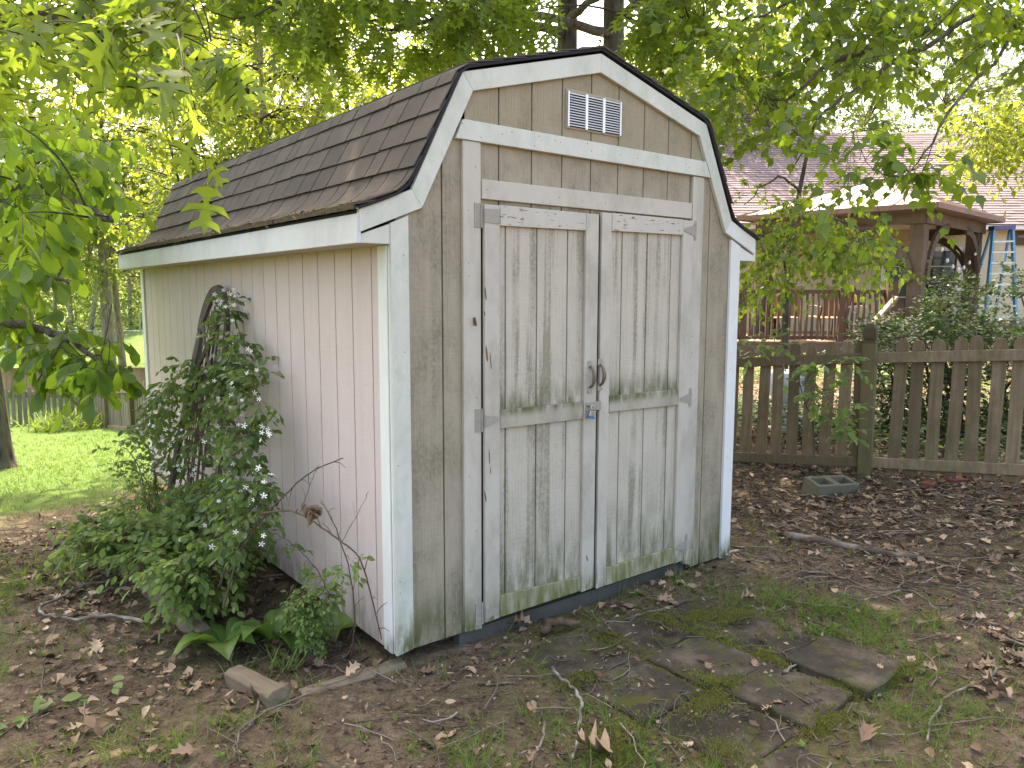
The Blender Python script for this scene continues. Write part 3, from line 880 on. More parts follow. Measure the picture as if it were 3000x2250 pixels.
# picket fence at the bottom of the lawn
M_PICKET2 = wood_mat('brown grey picket wood', (.16,.13,.10), (.24,.20,.155), (.10,.085,.06), green=.1)
fb = thing('picket_fence', 'low picket fence along the bottom of the sunny lawn', 'fence', loc=(1.55,17.5,-1.6))
cB = np.array([1.55,17.5])
d1 = np.array([-.79,.61]); e1 = cB+d1*7.5
fence(fb, cB, e1, .1400, (-1.57,-1.66), 1, [0.0,2.4,4.8], rr=rf, h=.98, mats=(M_PICKET2,M_RAIL,M_POST))
fg = thing('picket_fence', 'narrow-slatted picket fence running from the lawn corner towards the shed', 'fence', loc=(1.6,12.5,-1.0))
fence(fg, (1.62,17.2), (1.75,10.6), .1400, (-1.55,-.80), 1, [1.6,3.9,6.3], rr=rf, h=.98, mats=(M_PICKET2,M_RAIL,M_POST))
# neighbour's closed board fence
M_BOARDF = wood_mat('tan fence board', (.36,.24,.13), (.46,.32,.18), (.28,.19,.10))
bf = thing('board_fence', 'tall tan board fence beyond the lawn picket fence', 'fence', loc=tuple(yard(-12,24,-2.4)))
for k in range(62):
    X = -17.0+.15*k
    p = yard(X, 24.0+.06*(X+12), 0)
    b = MB(); b.box(-.069,.069,-.011,.011,0,1.52+rf.uniform(-.01,.01))
    o = b.build('board', M_BOARDF, None); o.location = (p[0], p[1], -2.22); o.rotation_euler = (0, 0, -YAW+.06)
    o.parent = bf; o.location = Vector(o.location)-bf.location
for zz in (-.68,):
    MB().beam(yard(-17,23.6,zz), yard(-7.8,24.2,zz), .11, .035).build('cap_rail', M_BOARDF, bf)
# chain link far off
M_GALV = flat_mat('galvanised wire', (.35,.36,.36), .5, .6)
cl = thing('chain_link_fence', 'far chain link fence at the edge of the wood', 'fence', loc=tuple(yard(-20,41,-1.6)))
for k in range(8):
    p = yard(-27+2.4*k, 41, 0); z = float(gz(p[0], p[1]))
    MB().tube([(p[0],p[1],z-.1),(p[0],p[1],z+1.25)], .03, 6).build('post', M_GALV, cl)
MB().tube([yard(-27,41,-.35), yard(-10,41,-.35)], .022, 5).build('top_rail', M_GALV, cl)
wm = Cloud(); cs = []
for k in range(150):
    X = -27+17*k/150
    for s in (1, -1): cs.append([yard(X,41,-1.5), yard(X+s*.55,41,-.93), yard(X+s*1.1,41,-.36)])
wm.tubes(np.array(cs), np.full((len(cs),3), .006)); wm.build('wire_mesh', M_GALV, cl)

# ================================================================== house, deck, gazebo
M_VINYL = flat_mat('cream vinyl siding', (.56,.48,.33), .55, var=.08, scale=2, bump=.05)
M_WHITE = flat_mat('white trim paint', (.72,.70,.66), .5, var=.1)
M_GLASS = flat_mat('dark door glass', (.03,.04,.04), .08, var=.3, scale=3, bump=0, spec=.8)
M_DECK = wood_mat('red brown deck stain', (.125,.072,.050), (.165,.10,.07), (.08,.048,.035), axis=(20,20,3))
M_DECK2 = wood_mat('faded deck plank', (.22,.145,.115), (.28,.19,.15), (.15,.10,.08), axis=(3,25,25))
M_BEAM = wood_mat('dark gazebo timber', (.105,.075,.055), (.15,.11,.08), (.07,.05,.038))
M_GROOF = flat_mat('tan metal roof', (.30,.23,.19), .5, 0, .12, 6)
def hroof_mat():
    t = NT('mauve grey roof shingle'); p = t.world()
    br = t.n('ShaderNodeTexBrick')
    col = t.mix(t.noise(p, 1.2, 4), (.145,.112,.122), (.112,.088,.097))
    col = t.mix(t.ramp(t.noise(p, 60, 3), [(.3,0),(.7,1)]), col, (.175,.138,.146))
    col = t.mix(t.math('MULTIPLY', t.rnd(), .5), col, (.092,.072,.08))
    return t.done(col, .9, t.bump(t.noise(p, 90, 3), .4, .01), spec=.2)
M_HROOF = hroof_mat()
WZ = 18.6
house = thing('house', 'cream vinyl-sided house with mauve shingle roof behind the deck', 'house', loc=tuple(yard(9,WZ,.3)))
X0, _ = wall_xz(2050, 800, WZ); X1 = 21.0
ze = wall_xz(2900, 668, WZ)[1]
def slab(X_0, X_1, z0, z1, Za, Zb):      # box in the yard frame
    vs = [yard(X, Z, z) for z in (z0, z1) for X, Z in ((X_0,Za),(X_1,Za),(X_1,Zb),(X_0,Zb))]
    return MB().add(vs, [(0,3,2,1),(4,5,6,7),(0,1,5,4),(1,2,6,5),(2,3,7,6),(3,0,4,7)])
hw = slab(X0, X1, .0, ze+.05, WZ+.02, WZ+.3).build('wall', M_VINYL, house)
b = MB(); nlap = 42; lh = (ze-.45)/nlap
for k in range(nlap):
    z = .45+k*lh
    vs = [yard(X0,WZ-.014,z), yard(X1,WZ-.014,z), yard(X1,WZ-.002,z+lh), yard(X0,WZ-.002,z+lh), yard(X0,WZ+.02,z), yard(X1,WZ+.02,z)]
    b.add(vs, [(0,1,2,3),(4,5,1,0)])
tag(b.build('siding_laps', M_VINYL, hw), kind='stuff')
slab(X0-.3, X1, ze-.06, ze+.06, WZ-.38, WZ-.26).build('gutter', M_WHITE, house)
slab(X0-.3, X1, ze-.07, ze-.055, WZ-.26, WZ).build('soffit', M_VINYL, house)
# main roof, each course a strip that laps the one below
zr = 6.35; ZR = WZ+4.6
hr = MB().add([yard(X0-.3,WZ-.40,ze+.04), yard(X1,WZ-.40,ze+.04), yard(X1,ZR,zr), yard(X0-.3,ZR,zr), yard(X0-.3,ZR+4,ze), yard(X1,ZR+4,ze)], [(0,1,2,3),(3,2,5,4)]).build('roof', M_HROOF, house)
nc = 42
for k in range(nc):
    a, c = k/nc, (k+1.25)/nc; c = min(c, 1)
    Za, Zc = WZ-.40+(ZR-WZ+.40)*a, WZ-.40+(ZR-WZ+.40)*c
    za, zc = ze+.04+(zr-ze-.04)*a, ze+.04+(zr-ze-.04)*c
    xs = [X0-.3]
    while xs[-1] < X1: xs.append(xs[-1]+rf.choice((.33,.5,.66,1.0)))
    bb = MB()
    for xa, xb in zip(xs, xs[1:]):
        o_ = rf.choice((.0, .0, .006, .012))
        bb.add([yard(xa,Za-o_,za+.022+o_*.3), yard(xb,Za-o_,za+.022+o_*.3), yard(xb,Zc,zc+.004), yard(xa,Zc,zc+.004), yard(xa,Za-o_,za-.002), yard(xb,Za-o_,za-.002)], [(0,1,2,3),(4,5,1,0)])
    tag(bb.build('shingle_course', M_HROOF, hr), kind='stuff')
# rear wing with its higher roof
M_WING = flat_mat('grey wing siding', (.33,.32,.31), .7, var=.1)
Xa = wall_xz(1820, 300, 22.0)[0]; Xb = wall_xz(2420, 300, 22.0)[0]
za = wall_xz(2200, 560, 22.0)[1]; zt = wall_xz(1950, 215, 26.0)[1]
wg = slab(Xa, Xb, 0, za, 22.05, 26.0).build('wing_wall', M_WING, house)
wr = MB().add([yard(Xa-.3,21.6,za), yard(Xb+.3,21.6,za), yard(Xb+.3,26,zt), yard(Xa-.3,26,zt), yard(Xa-.3,30,za), yard(Xb+.3,30,za)], [(0,1,2,3),(3,2,5,4)]).build('wing_roof', M_HROOF, house)
for k in range(30):
    a, c = k/30, min((k+1.2)/30, 1)
    q = lambda t: (21.6+4.4*t, za+(zt-za)*t)
    MB().add([yard(Xa-.3,q(a)[0],q(a)[1]+.03), yard(Xb+.3,q(a)[0],q(a)[1]+.03), yard(Xb+.3,q(c)[0],q(c)[1]+.006), yard(Xa-.3,q(c)[0],q(c)[1]+.006)], [(0,1,2,3)]).build('shingle_course', M_HROOF, wr)
# patio doors, window, lantern
def opening(u0, u1, v0, v1, cols_, rows_, name='patio_door', fm=None):
    xa, zt_ = wall_xz(u0, v0, WZ-.03); xb, zb_ = wall_xz(u1, v1, WZ-.03)
    w = slab(xa, xb, zb_, zt_, WZ-.03, WZ-.012).build(name, M_GLASS, house)
    fm = fm or M_WHITE
    fwid = .06
    for (a, c, d, e) in ((xa-.09,xa+.02,zb_-.05,zt_+.09),(xb-.02,xb+.09,zb_-.05,zt_+.09),(xa+.021,xb-.021,zt_-.0,zt_+.09),(xa+.021,xb-.021,zb_-.05,zb_+.12)):
        slab(a, c, d, e, WZ-.075, WZ-.031).build('frame', fm, w)
    for k in range(1, cols_):
        x = xa+(xb-xa)*k/cols_; slab(x-.02, x+.02, zb_+.12, zt_, WZ-.05, WZ-.0305).build('muntin', fm, w)
    for k in range(1, rows_):
        z = zb_+(zt_-zb_)*k/rows_; slab(xa+.021, xb-.021, z-.012, z+.012, WZ-.046, WZ-.0305).build('muntin', M_VINYL, w)
opening(2706, 2790, 735, 960, 1, 5)
opening(2592, 2650, 735, 960, 1, 5)
opening(2978, 3040, 688, 712, 1, 1, 'window', M_BEAM)
xl_, zl_ = wall_xz(2839, 728, WZ-.1)
ln = thing('wall_lantern', 'small brass lantern on the house wall beside the ladder', 'lantern', loc=tuple(yard(xl_, WZ-.1, zl_-.25)))
M_BRONZE = flat_mat('bronze lantern', (.12,.085,.045), .45, .5)
c0 = yard(xl_, WZ-.15, zl_-.27)
MB().lathe([(.05,.26),(.10,.22),(.105,.20)], c0, 8).build('hood', M_BRONZE, ln)
MB().lathe([(.065,.02),(.075,.195)], c0, 8).build('glass', flat_mat('lantern glass', (.55,.55,.5), .2), ln)
MB().lathe([(.07,-.01),(.07,.015)], c0, 8).build('base', M_BRONZE, ln)
MB().beam(yard(xl_,WZ-.14,zl_-.06), yard(xl_,WZ-.02,zl_-.12), .03, .05).build('bracket', M_BRONZE, ln)

# ---- deck with railing
DZ = 14.3
dx0, zrail = wall_xz(2040, 850, DZ); dx1, _ = wall_xz(2612, 846, DZ)
zrail = wall_xz(2400, 849, DZ)[1]; zbot = wall_xz(2400, 992, DZ)[1]; zfloor = wall_xz(2400, 1000, DZ)[1]
deck = thing('deck', 'raised red brown deck with baluster railing in front of the house', 'deck', loc=tuple(yard(6,DZ+1,.2)))
npl = 30
for k in range(npl):
    Z = DZ-.12+k*(WZ-.1-DZ)/npl
    slab(dx0, dx1+.1+ (k/npl)*2.0, zfloor-.035, zfloor, Z+.004, Z+(WZ-.1-DZ)/npl-.004).build('deck_board', M_DECK2, deck)
slab(dx0, dx1+.08, zfloor-.27, zfloor-.036, DZ-.10, DZ-.06).build('rim_board', M_DECK2, deck)
slab(dx0, dx1+.08, zfloor-.60, zfloor-.275, DZ-.06, DZ-.03).build('skirt_board', M_DECK, deck)
for X in np.linspace(dx0+.2, dx1, 4):
    p = yard(X, DZ+.2, 0); slab(X-.07, X+.07, float(gz(p[0],p[1]))-.1, zfloor-.28, DZ+.13, DZ+.27).build('deck_post', M_DECK, deck)
slab(dx0, dx1, zrail-.07, zrail, DZ-.05, DZ+.05).build('top_rail', M_DECK, deck)
slab(dx0, dx1, zbot-.01, zbot+.05, DZ-.02, DZ+.02).build('bottom_rail', M_DECK, deck)
bx = MB(); bx.box(-.019,.019,-.019,.019,zbot-.02,zrail-.02); bme = bx.mesh('baluster'); bme.materials.append(M_DECK)
Xs = np.arange(dx0+.05, dx1-.05, .105)
px_ = [wall_xz(2176, 900, DZ)[0], wall_xz(2463, 900, DZ)[0]]
for X in Xs:
    if min(abs(X-q) for q in px_) < .07: continue
    p = yard(X, DZ-.03, 0); o = link('baluster', bme); o.location = (p[0], p[1], 0); o.rotation_euler = (0,0,-YAW); o.parent = deck; o.location = Vector(o.location)-deck.location
for X in px_:
    po = slab(X-.055, X+.055, zfloor-.3, zrail+.02, DZ-.085, DZ+.0).build('newel_post', M_DECK, deck)
    MB().lathe([(.052,.02),(.045,.04),(.03,.055),(.032,.07),(.055,.11),(.058,.15),(.045,.20),(.02,.25),(.004,.275)], yard(X,DZ-.04,zrail), 10).build('finial', M_POSTCAP, po, smooth=True)
Xn0, _ = wall_xz(2600, 830, DZ-.1); Xn1, ztn = wall_xz(2628, 824, DZ-.1)
slab(Xn0, Xn1, zfloor-.5, ztn, DZ-.15, DZ+.05).build('newel_post', M_DECK, deck)
# side railing going back from the corner
MB().beam(yard(dx1+.1,DZ+.05,zrail-.04), yard(dx1+1.3,DZ+2.6,zrail-.04), .09, .06).build('top_rail', M_DECK2, deck)
for k in range(18):
    t_ = (k+.7)/18; p = yard(dx1+.1+1.2*t_, DZ+.05+2.55*t_, 0)
    o = link('baluster', bme); o.location = (p[0], p[1], 0); o.rotation_euler = (0,0,-YAW); o.parent = deck; o.location = Vector(o.location)-deck.location
# stair handrail coming down towards the yard
MB().beam(dep(2625, 872, 13.9), dep(2540, 965, 13.1), .08, .06).build('stair_rail', flat_mat('pinkish stair rail', (.20,.135,.115), .8), deck)
for k in range(5):
    t_ = k/5; p = dep(2640-26*t_*5*.9, 905+26*t_*5*.9, 14.0-1.2*t_)
    q_ = p.copy(); q_[2] = float(gz(p[0],p[1]))
    MB().beam(p, q_, .04, .04).build('stair_baluster', M_DECK, deck)

# ---- gazebo standing on the deck
K = np.array([7.92,15.0]); A_ = np.array([-.74,.67])*3.4; B_ = np.array([.72,.69])*3.75
zb1 = 3.235; zb0 = zb1-.23
gaz = thing('gazebo', 'dark timber gazebo with curved braces and tan metal hip roof', 'gazebo', loc=tuple(yard(K[0],K[1],zfloor)))
corners = [K, K+A_, K+A_+B_, K+B_]
def Y2(c, z): return yard(c[0], c[1], z)
for i, c in enumerate(corners):
    a = np.array(A_)/np.linalg.norm(A_); bdir = np.array(B_)/np.linalg.norm(B_); w = .13
    c2 = c+ (a*(w+.02) if i in (0,3) else -a*(w+.02)) + (bdir*(w+.02) if i in (0,1) else -bdir*(w+.02))
    q = [c2-a*w-bdir*w, c2+a*w-bdir*w, c2+a*w+bdir*w, c2-a*w+bdir*w]
    z0_ = zfloor if True else 0
    MB().add([Y2(k_, z) for z in (zfloor-.02, zb0-.003) for k_ in q], [(0,3,2,1),(4,5,6,7),(0,1,5,4),(1,2,6,5),(2,3,7,6),(3,0,4,7)]).build('post', M_BEAM, gaz)
    nxt = corners[(i+1) % 4]
    MB().beam(Y2(c, (zb0+zb1)/2), Y2(nxt, (zb0+zb1)/2), .06, zb1-zb0).build('beam', M_BEAM, gaz)
    for c_, o_ in ((c, nxt), (nxt, c)):
        dd = (o_-c_)/np.linalg.norm(o_-c_); pts = []
        for k in range(9):
            w_ = (math.pi/2)*k/8
            r_ = 1.05
            pts.append((c_+dd*(.25+r_*(1-math.cos(w_))), zb0-r_*1.05+r_*1.05*math.sin(w_)))
        bb = MB()
        for (q0, h0), (q1, h1) in zip(pts, pts[1:]): bb.beam(Y2(q0,h0), Y2(q1,h1), .06, .16)
        bb.build('brace', M_BEAM, gaz)
cen = K+(A_+B_)/2; ov = .42
ec = [cen+(c-cen)*(1+ov/2.4) for c in corners]
zap = 4.15; zev = zb1+.10
gr_ = MB(); gr_.add([Y2(c, zev) for c in ec]+[Y2(cen, zap)]+[Y2(c, zev-.06) for c in ec], [(0,1,4),(1,2,4),(2,3,4),(3,0,4),(0,5,6,1),(1,6,7,2),(2,7,8,3),(3,8,5,0),(5,8,7,6)])
gr = gr_.build('roof', M_GROOF, gaz)
for i in range(4):
    MB().beam(Y2(ec[i], zev+.01), Y2(cen, zap+.01), .09, .03).build('hip_cap', M_GROOF, gr)
    MB().beam(Y2(ec[i], zev-.03), Y2(ec[(i+1)%4], zev-.03), .03, .10).build('eave_trim', M_DECK2, gr)
    for k in range(1, 10):
        s = k/10; e = ec[i]+(ec[(i+1)%4]-ec[i])*s
        tt = 1-abs(2*s-1); top = e+(cen-(ec[i]+ec[(i+1)%4])/2)*tt
        MB().beam(Y2(e, zev+.012), Y2(top, zev+(zap-zev)*tt+.012), .03, .02).build('roof_seam', M_GROOF, gr)
# string of bulbs under the beam
sl = thing('string_lights', 'string of clear bulbs hanging under the gazebo beam', 'string lights', loc=tuple(yard(9,16,2.9)))
pts = []; c0, c1 = K+B_*.18, K+B_*.95
for k in range(17):
    s = k/16; c = c0+(c1-c0)*s; pts.append(Y2(c, zb0-.02-.75*(4*s*(1-s))**.8))
w_ = MB(); w_.tube(pts, .008, 5); w_.build('cable', M_EDGE, sl)
M_BULB = flat_mat('clear bulb', (.75,.75,.72), .15)
for k in range(2, 16, 2): MB().lathe([(.012,0),(.03,-.04),(.032,-.07),(.008,-.10)], pts[k], 8).build('bulb', M_BULB, sl, smooth=True)
# ---- blue step ladder
M_LBLUE = flat_mat('blue fibreglass', (.10,.27,.42), .5); M_ALU = flat_mat('ladder step', (.55,.60,.56), .4, .3); M_CAPB = flat_mat('dark blue cap', (.08,.09,.22), .5)
LZ = 17.3
lt = [wall_xz(2911, 672, LZ), wall_xz(2966, 670, LZ)]; lb = [wall_xz(2880, 985, LZ-.5), wall_xz(2978, 985, LZ-.5)]
pbase = yard((lb[0][0]+lb[1][0])/2, LZ-.5, 0); zg = float(gz(pbase[0], pbase[1]))
lad = thing('step_ladder', 'blue fibreglass step ladder leaning up at the house gutter', 'ladder', loc=(pbase[0], pbase[1], zg))
def lerp(a, b, t): return a+(b-a)*t
topL, topR = yard(lt[0][0], LZ, lt[0][1]), yard(lt[1][0], LZ, lt[1][1])
kf = (lt[0][1]-zg)/(lt[0][1]-lb[0][1])
botL = yard(lt[0][0]+(lb[0][0]-lt[0][0])*kf, LZ-.5*kf, zg); botR = yard(lt[1][0]+(lb[1][0]-lt[1][0])*kf, LZ-.5*kf, zg)
for a, c in ((topL, botL), (topR, botR)): MB().beam(a, c, .05, .085, (FH[0],FH[1],.2)).build('side_rail', M_LBLUE, lad)
nst = 9
for k in range(1, nst):
    t_ = k/nst*.98+.02; MB().beam(lerp(topL,botL,t_), lerp(topR,botR,t_), .09, .035).build('step', M_ALU, lad)
for a, c in ((topL, botL), (topR, botR)):
    e = c+FH*.9*kf; MB().beam(a+FH*.08, e, .04, .05, (FH[0],FH[1],.2)).build('rear_rail', M_LBLUE, lad)
for t_ in (.35, .7): MB().beam(lerp(topL,botL,t_)+FH*.9*kf*t_, lerp(topR,botR,t_)+FH*.9*kf*t_, .03, .03).build('rear_brace', M_ALU, lad)
tc_ = (topL+topR)/2; MB().beam(topL+FH*.04+np.array([0,0,.03])-RT*.03, topR+FH*.04+np.array([0,0,.03])+RT*.03, .22, .09).build('top_cap', M_CAPB, lad)
# ---- things on the deck
M_SLING = flat_mat('tan sling fabric', (.30,.20,.14), .8); M_FRAME = flat_mat('dark chair tube', (.05,.045,.04), .5, .3)
M_BLACKC = flat_mat('black cover cloth', (.018,.018,.022), .7)
def patio_chair(u, Z, rot, label):
    x, _ = wall_xz(u, 950, Z); c = yard(x, Z, zfloor)
    th = thing('patio_chair', label, 'chair', 'sling patio chairs on the deck', loc=tuple(c))
    ca, sa = math.cos(rot), math.sin(rot)
    def T(a, b_, z): return c+RT*(a*ca-b_*sa)+FH*(a*sa+b_*ca)+np.array([0,0,z])
    b_ = MB(); b_.add([T(-.26,.25,.42),T(.26,.25,.42),T(.26,-.25,.45),T(-.26,-.25,.45)]+[T(-.26,.25,.40),T(.26,.25,.40),T(.26,-.25,.43),T(-.26,-.25,.43)], [(0,1,2,3),(7,6,5,4),(0,4,5,1),(1,5,6,2),(2,6,7,3),(3,7,4,0)]); b_.build('seat', M_SLING, th)
    b_ = MB(); b_.add([T(-.26,.26,.45),T(.26,.26,.45),T(.26,.44,1.02),T(-.26,.44,1.02)]+[T(-.26,.28,.45),T(.26,.28,.45),T(.26,.46,1.02),T(-.26,.46,1.02)], [(0,1,2,3),(7,6,5,4),(0,4,5,1),(1,5,6,2),(2,6,7,3),(3,7,4,0)]); b_.build('backrest', M_SLING, th)
    for s in (-1, 1):
        b_ = MB(); b_.tube([T(s*.29,-.27,0),T(s*.29,-.25,.40),T(s*.29,-.2,.62),T(s*.29,0,.66),T(s*.29,.3,.62)], .016, 6); b_.build('arm', M_FRAME, th)
        b_ = MB(); b_.tube([T(s*.28,.36,0),T(s*.28,.24,.43),T(s*.28,.45,1.04)], .016, 6); b_.build('leg', M_FRAME, th)
patio_chair(2290, 15.1, math.pi-.2, 'tan sling patio chair left of the other one behind the deck railing')
patio_chair(2420, 15.0, math.pi+.15, 'tan sling patio chair beside the gothic newel post of the deck railing')
x_, _ = wall_xz(2238, 960, 15.4); cg = yard(x_, 15.4, zfloor)
um = thing('patio_umbrella', 'folded patio umbrella in a black cover standing on the deck', 'umbrella', loc=tuple(cg))
MB().lathe([(.32,.0),(.34,.15),(.26,.5),(.14,.85),(.10,1.0),(.05,1.02)], cg, 10).build('cover', M_BLACKC, um, smooth=True)
x_, z_ = wall_xz(2490, 895, 14.9)
tb = thing('side_table', 'small patio table under the yellow bag on the deck', 'table', loc=tuple(yard(x_, 14.9, zfloor)))
slab(x_-.25, x_+.25, z_-.04, z_, 14.7, 15.1).build('table_top', M_WHITE, tb)
for a, c in ((-.22,14.74),(.2,14.74),(-.22,15.05),(.2,15.05)): slab(x_+a, x_+a+.03, zfloor, z_-.041, c, c+.03).build('leg', M_FRAME, tb)
bg = thing('bag', 'yellow and black bag standing on the small deck table', 'bag', loc=tuple(yard(x_, 14.9, z_)))
M_YEL = flat_mat('yellow fabric', (.55,.42,.05), .7)
MB().add([yard(x_-.17,14.8,z_),yard(x_+.17,14.8,z_),yard(x_+.19,15.0,z_),yard(x_-.17,15.0,z_),yard(x_-.08,14.84,z_+.24),yard(x_+.12,14.84,z_+.19),yard(x_+.12,14.96,z_+.19),yard(x_-.08,14.96,z_+.24)], [(0,3,2,1),(4,5,6,7),(0,1,5,4),(1,2,6,5),(2,3,7,6),(3,0,4,7)]).build('body', M_YEL, bg, bevel=.03, seg=2)
slab(x_-.18, x_+.2, z_+.003, z_+.06, 14.785, 14.797).build('band', M_BLACKC, bg)
MB().tube([yard(x_-.06,14.84,z_+.22),yard(x_-.02,14.84,z_+.33),yard(x_+.06,14.84,z_+.33),yard(x_+.1,14.84,z_+.2)], .012, 6).build('strap', M_BLACKC, bg)

# ---- garden pond behind the fence
pc = ground_at(2215, 1185); zp = float(gz(pc[0], pc[1]))+.03
ang_ = np.linspace(0, 2*math.pi, 25)[:-1]
def pond_r(a): return 1.0+.12*math.sin(3*a)+.08*math.sin(5*a+1)
wt = MB(); wt.add([(pc[0]+1.25*pond_r(a)*math.cos(a), pc[1]+1.9*pond_r(a)*math.sin(a), zp) for a in ang_], [tuple(range(24))])
tw = NT('pond water'); tn = tw.noise(tw.world(), 9, 3)
pond = wt.build('pond', tw.done((.05,.07,.05), .06, tw.bump(tn, .25, .02), spec=.9)); tag(pond, kind='structure')
M_STONE = flat_mat('pale pond stone', (.20,.19,.17), .85, var=.35, scale=6, bump=.5)
def stone_mesh(sd):
    r = random.Random(sd); bm = bmesh.new(); bmesh.ops.create_icosphere(bm, subdivisions=2, radius=1)
    for v in bm.verts: v.co *= 1+.25*math.sin(v.co.x*3+sd)*math.cos(v.co.y*2.3+sd*2)+r.uniform(-.06,.06)
    me = bpy.data.meshes.new('pond_stone'); bm.to_mesh(me); bm.free(); me.materials.append(M_STONE); return me
stm = [stone_mesh(k) for k in range(4)]
rim = tag(bpy.data.objects.new('pond_rim', None), 'ring of pale stones round the small pond behind the fence', 'pond rim'); COL.objects.link(rim)
rim.location = (pc[0], pc[1], zp)
for k in range(26):
    a = 2*math.pi*k/26; o = link('stone', stm[k % 4]); s = rf.uniform(.09,.15)
    o.location = (1.3*pond_r(a)*math.cos(a), 1.97*pond_r(a)*math.sin(a), .0); o.scale = (s*1.2, s, s*.7); o.rotation_euler = (0,0,rf.uniform(0,6)); o.parent = rim
uc = ground_at(2297, 1262); 
un_ = MB(); un_.lathe([(.16,0),(.17,.05),(.07,.10),(.06,.25),(.14,.34),(.21,.52),(.23,.66),(.20,.67)], (uc[0],uc[1],float(gz(uc[0],uc[1]))-.01), 16)
tag(un_.build('garden_urn', flat_mat('white cast stone', (.70,.72,.74), .7), None, smooth=True), 'white cast stone urn beside the pond behind the fence', 'urn')
# ================================================================== trees
M_BARK = bark_mat('grey brown oak bark', (.028,.022,.018), (.11,.09,.075), .4)
M_BARK2 = bark_mat('pale trunk bark', (.12,.10,.08), (.30,.26,.22))
M_TWIG = flat_mat('brown twig', (.060,.045,.033), .85)
L_OAK = leaf_mat('oak leaf', (.045,.085,.014), (.12,.18,.028), (.38,.51,.05), .58)
L_HICK = leaf_mat('broad smooth leaf', (.040,.085,.014), (.11,.185,.028), (.36,.53,.05), .58, rough=.38)
L_DOG = leaf_mat('pointed understory leaf', (.036,.080,.014), (.11,.18,.025), (.34,.47,.04), .55)
L_BRIGHT = leaf_mat('sun-brightened leaf', (.070,.12,.016), (.16,.22,.032), (.42,.50,.055), .55)  # sunlight on the farther crowns is put into this brighter leaf colour
L_FAR = leaf_mat('sun-paled distant leaf', (.085,.13,.030), (.17,.21,.055), (.28,.36,.07), .45)  # paler than near leaves: distant sunlight is put into the colour
L_CANOPY = leaf_mat('canopy leaf', (.030,.065,.012), (.060,.11,.018), (.12,.22,.02), .35)

def vol(r, n, u0, u1, v0, v1, d0, d1):
    u = r.uniform(u0, u1, n); v = r.uniform(v0, v1, n); d = r.uniform(d0, d1, n)
    return np.array([dep(a, b, c) for a, b, c in zip(u, v, d)])
def along(r, n, pts, wu, wv, wd):        # points around a path given as (u, v, depth)
    pts = np.array(pts, float); t = r.uniform(0, len(pts)-1.001, n); i = t.astype(int); f_ = (t-i)[:, None]
    q = pts[i]*(1-f_)+pts[i+1]*f_+np.c_[r.normal(0, wu, n), r.normal(0, wv, n), r.normal(0, wd, n)]
    return np.array([dep(*k) for k in q])
def ball(r, n, c, rad, flat=(1,1,1), shell=.5):
    d = randdir(r, n); k = (r.uniform(shell**3, 1, n)**(1/3))[:, None]
    return np.array(c)+d*k*np.array(rad)*np.array(flat)
def sprays(r, lf, tw, P_, D, L, nl, tpl, size, droop=.25, hang=.5, side=.9, tw_r=.0022, flatn=.35):
    n = len(P_); K_ = 5; t = np.linspace(0, 1, K_)
    C_ = P_[:, None, :]+D[:, None, :]*(L[:, None]*t)[:, :, None]
    C_[:, :, 2] -= droop*L[:, None]*t[None, :]**2
    if tw is not None:
        tw.tubes(C_, np.broadcast_to(tw_r*(1.2-.9*t)[None, :], (n, K_))*(1+0*L[:, None]), 3)
    tan = norm(C_[:, -1]-C_[:, 0]); sv = norm(np.cross(tan, np.array([0,0,1.0]))+1e-6)
    for j in range(nl):
        tt = np.clip(.2+.8*(j+r.uniform(.2, 1, n))/nl, 0, 1)
        x = tt*(K_-1); i = np.minimum(x.astype(int), K_-2); fr_ = (x-i)[:, None]
        B = C_[np.arange(n), i]*(1-fr_)+C_[np.arange(n), i+1]*fr_
        sg = (1 if j % 2 else -1)*(0 if j == nl-1 else 1)
        d = norm(tan*.75+sv*side*sg+np.array([0,0,-hang])+r.normal(0, .32, (n, 3)))
        nn = np.array([0,0,1.0])+r.normal(0, flatn, (n, 3))+sv*sg*.3
        lf.leaves(tpl, B, d, nn, size*r.uniform(.6, 1.15, n), r.uniform(0, 1, n)*.8+.2*r.uniform(0,1,1))
def foliage(r, lf, tw, centres, nsp, Ls, nl, tpl, size, droop=.3, hang=.5, spread=1.0, bias=(0,0,0), flatn=.35, side=.9, tw_r=.0022):
    c = np.repeat(centres, nsp, axis=0); n = len(c)
    D = norm(randdir(r, n)*np.array([1,1,.6])+np.array(bias))
    L = Ls*r.uniform(.5, 1.2, n)
    sprays(r, lf, tw, c+D*(.15*L)[:, None], D*spread, L, nl, tpl, size, droop, hang, side, tw_r, flatn)
def poly(pts, k=6, jit=0.0, r=None):
    pts = np.array(pts, float); out = []
    for i in range(len(pts)-1):
        p0 = pts[max(i-1,0)]; p1 = pts[i]; p2 = pts[i+1]; p3 = pts[min(i+2,len(pts)-1)]
        for s in np.linspace(0, 1, k, endpoint=False):
            out.append(.5*((2*p1)+(-p0+p2)*s+(2*p0-5*p1+4*p2-p3)*s*s+(-p0+3*p1-3*p2+p3)*s**3))
    out.append(pts[-1]); out = np.array(out)
    if jit and r is not None: out[1:-1] += r.normal(0, jit, out[1:-1].shape)
    return out
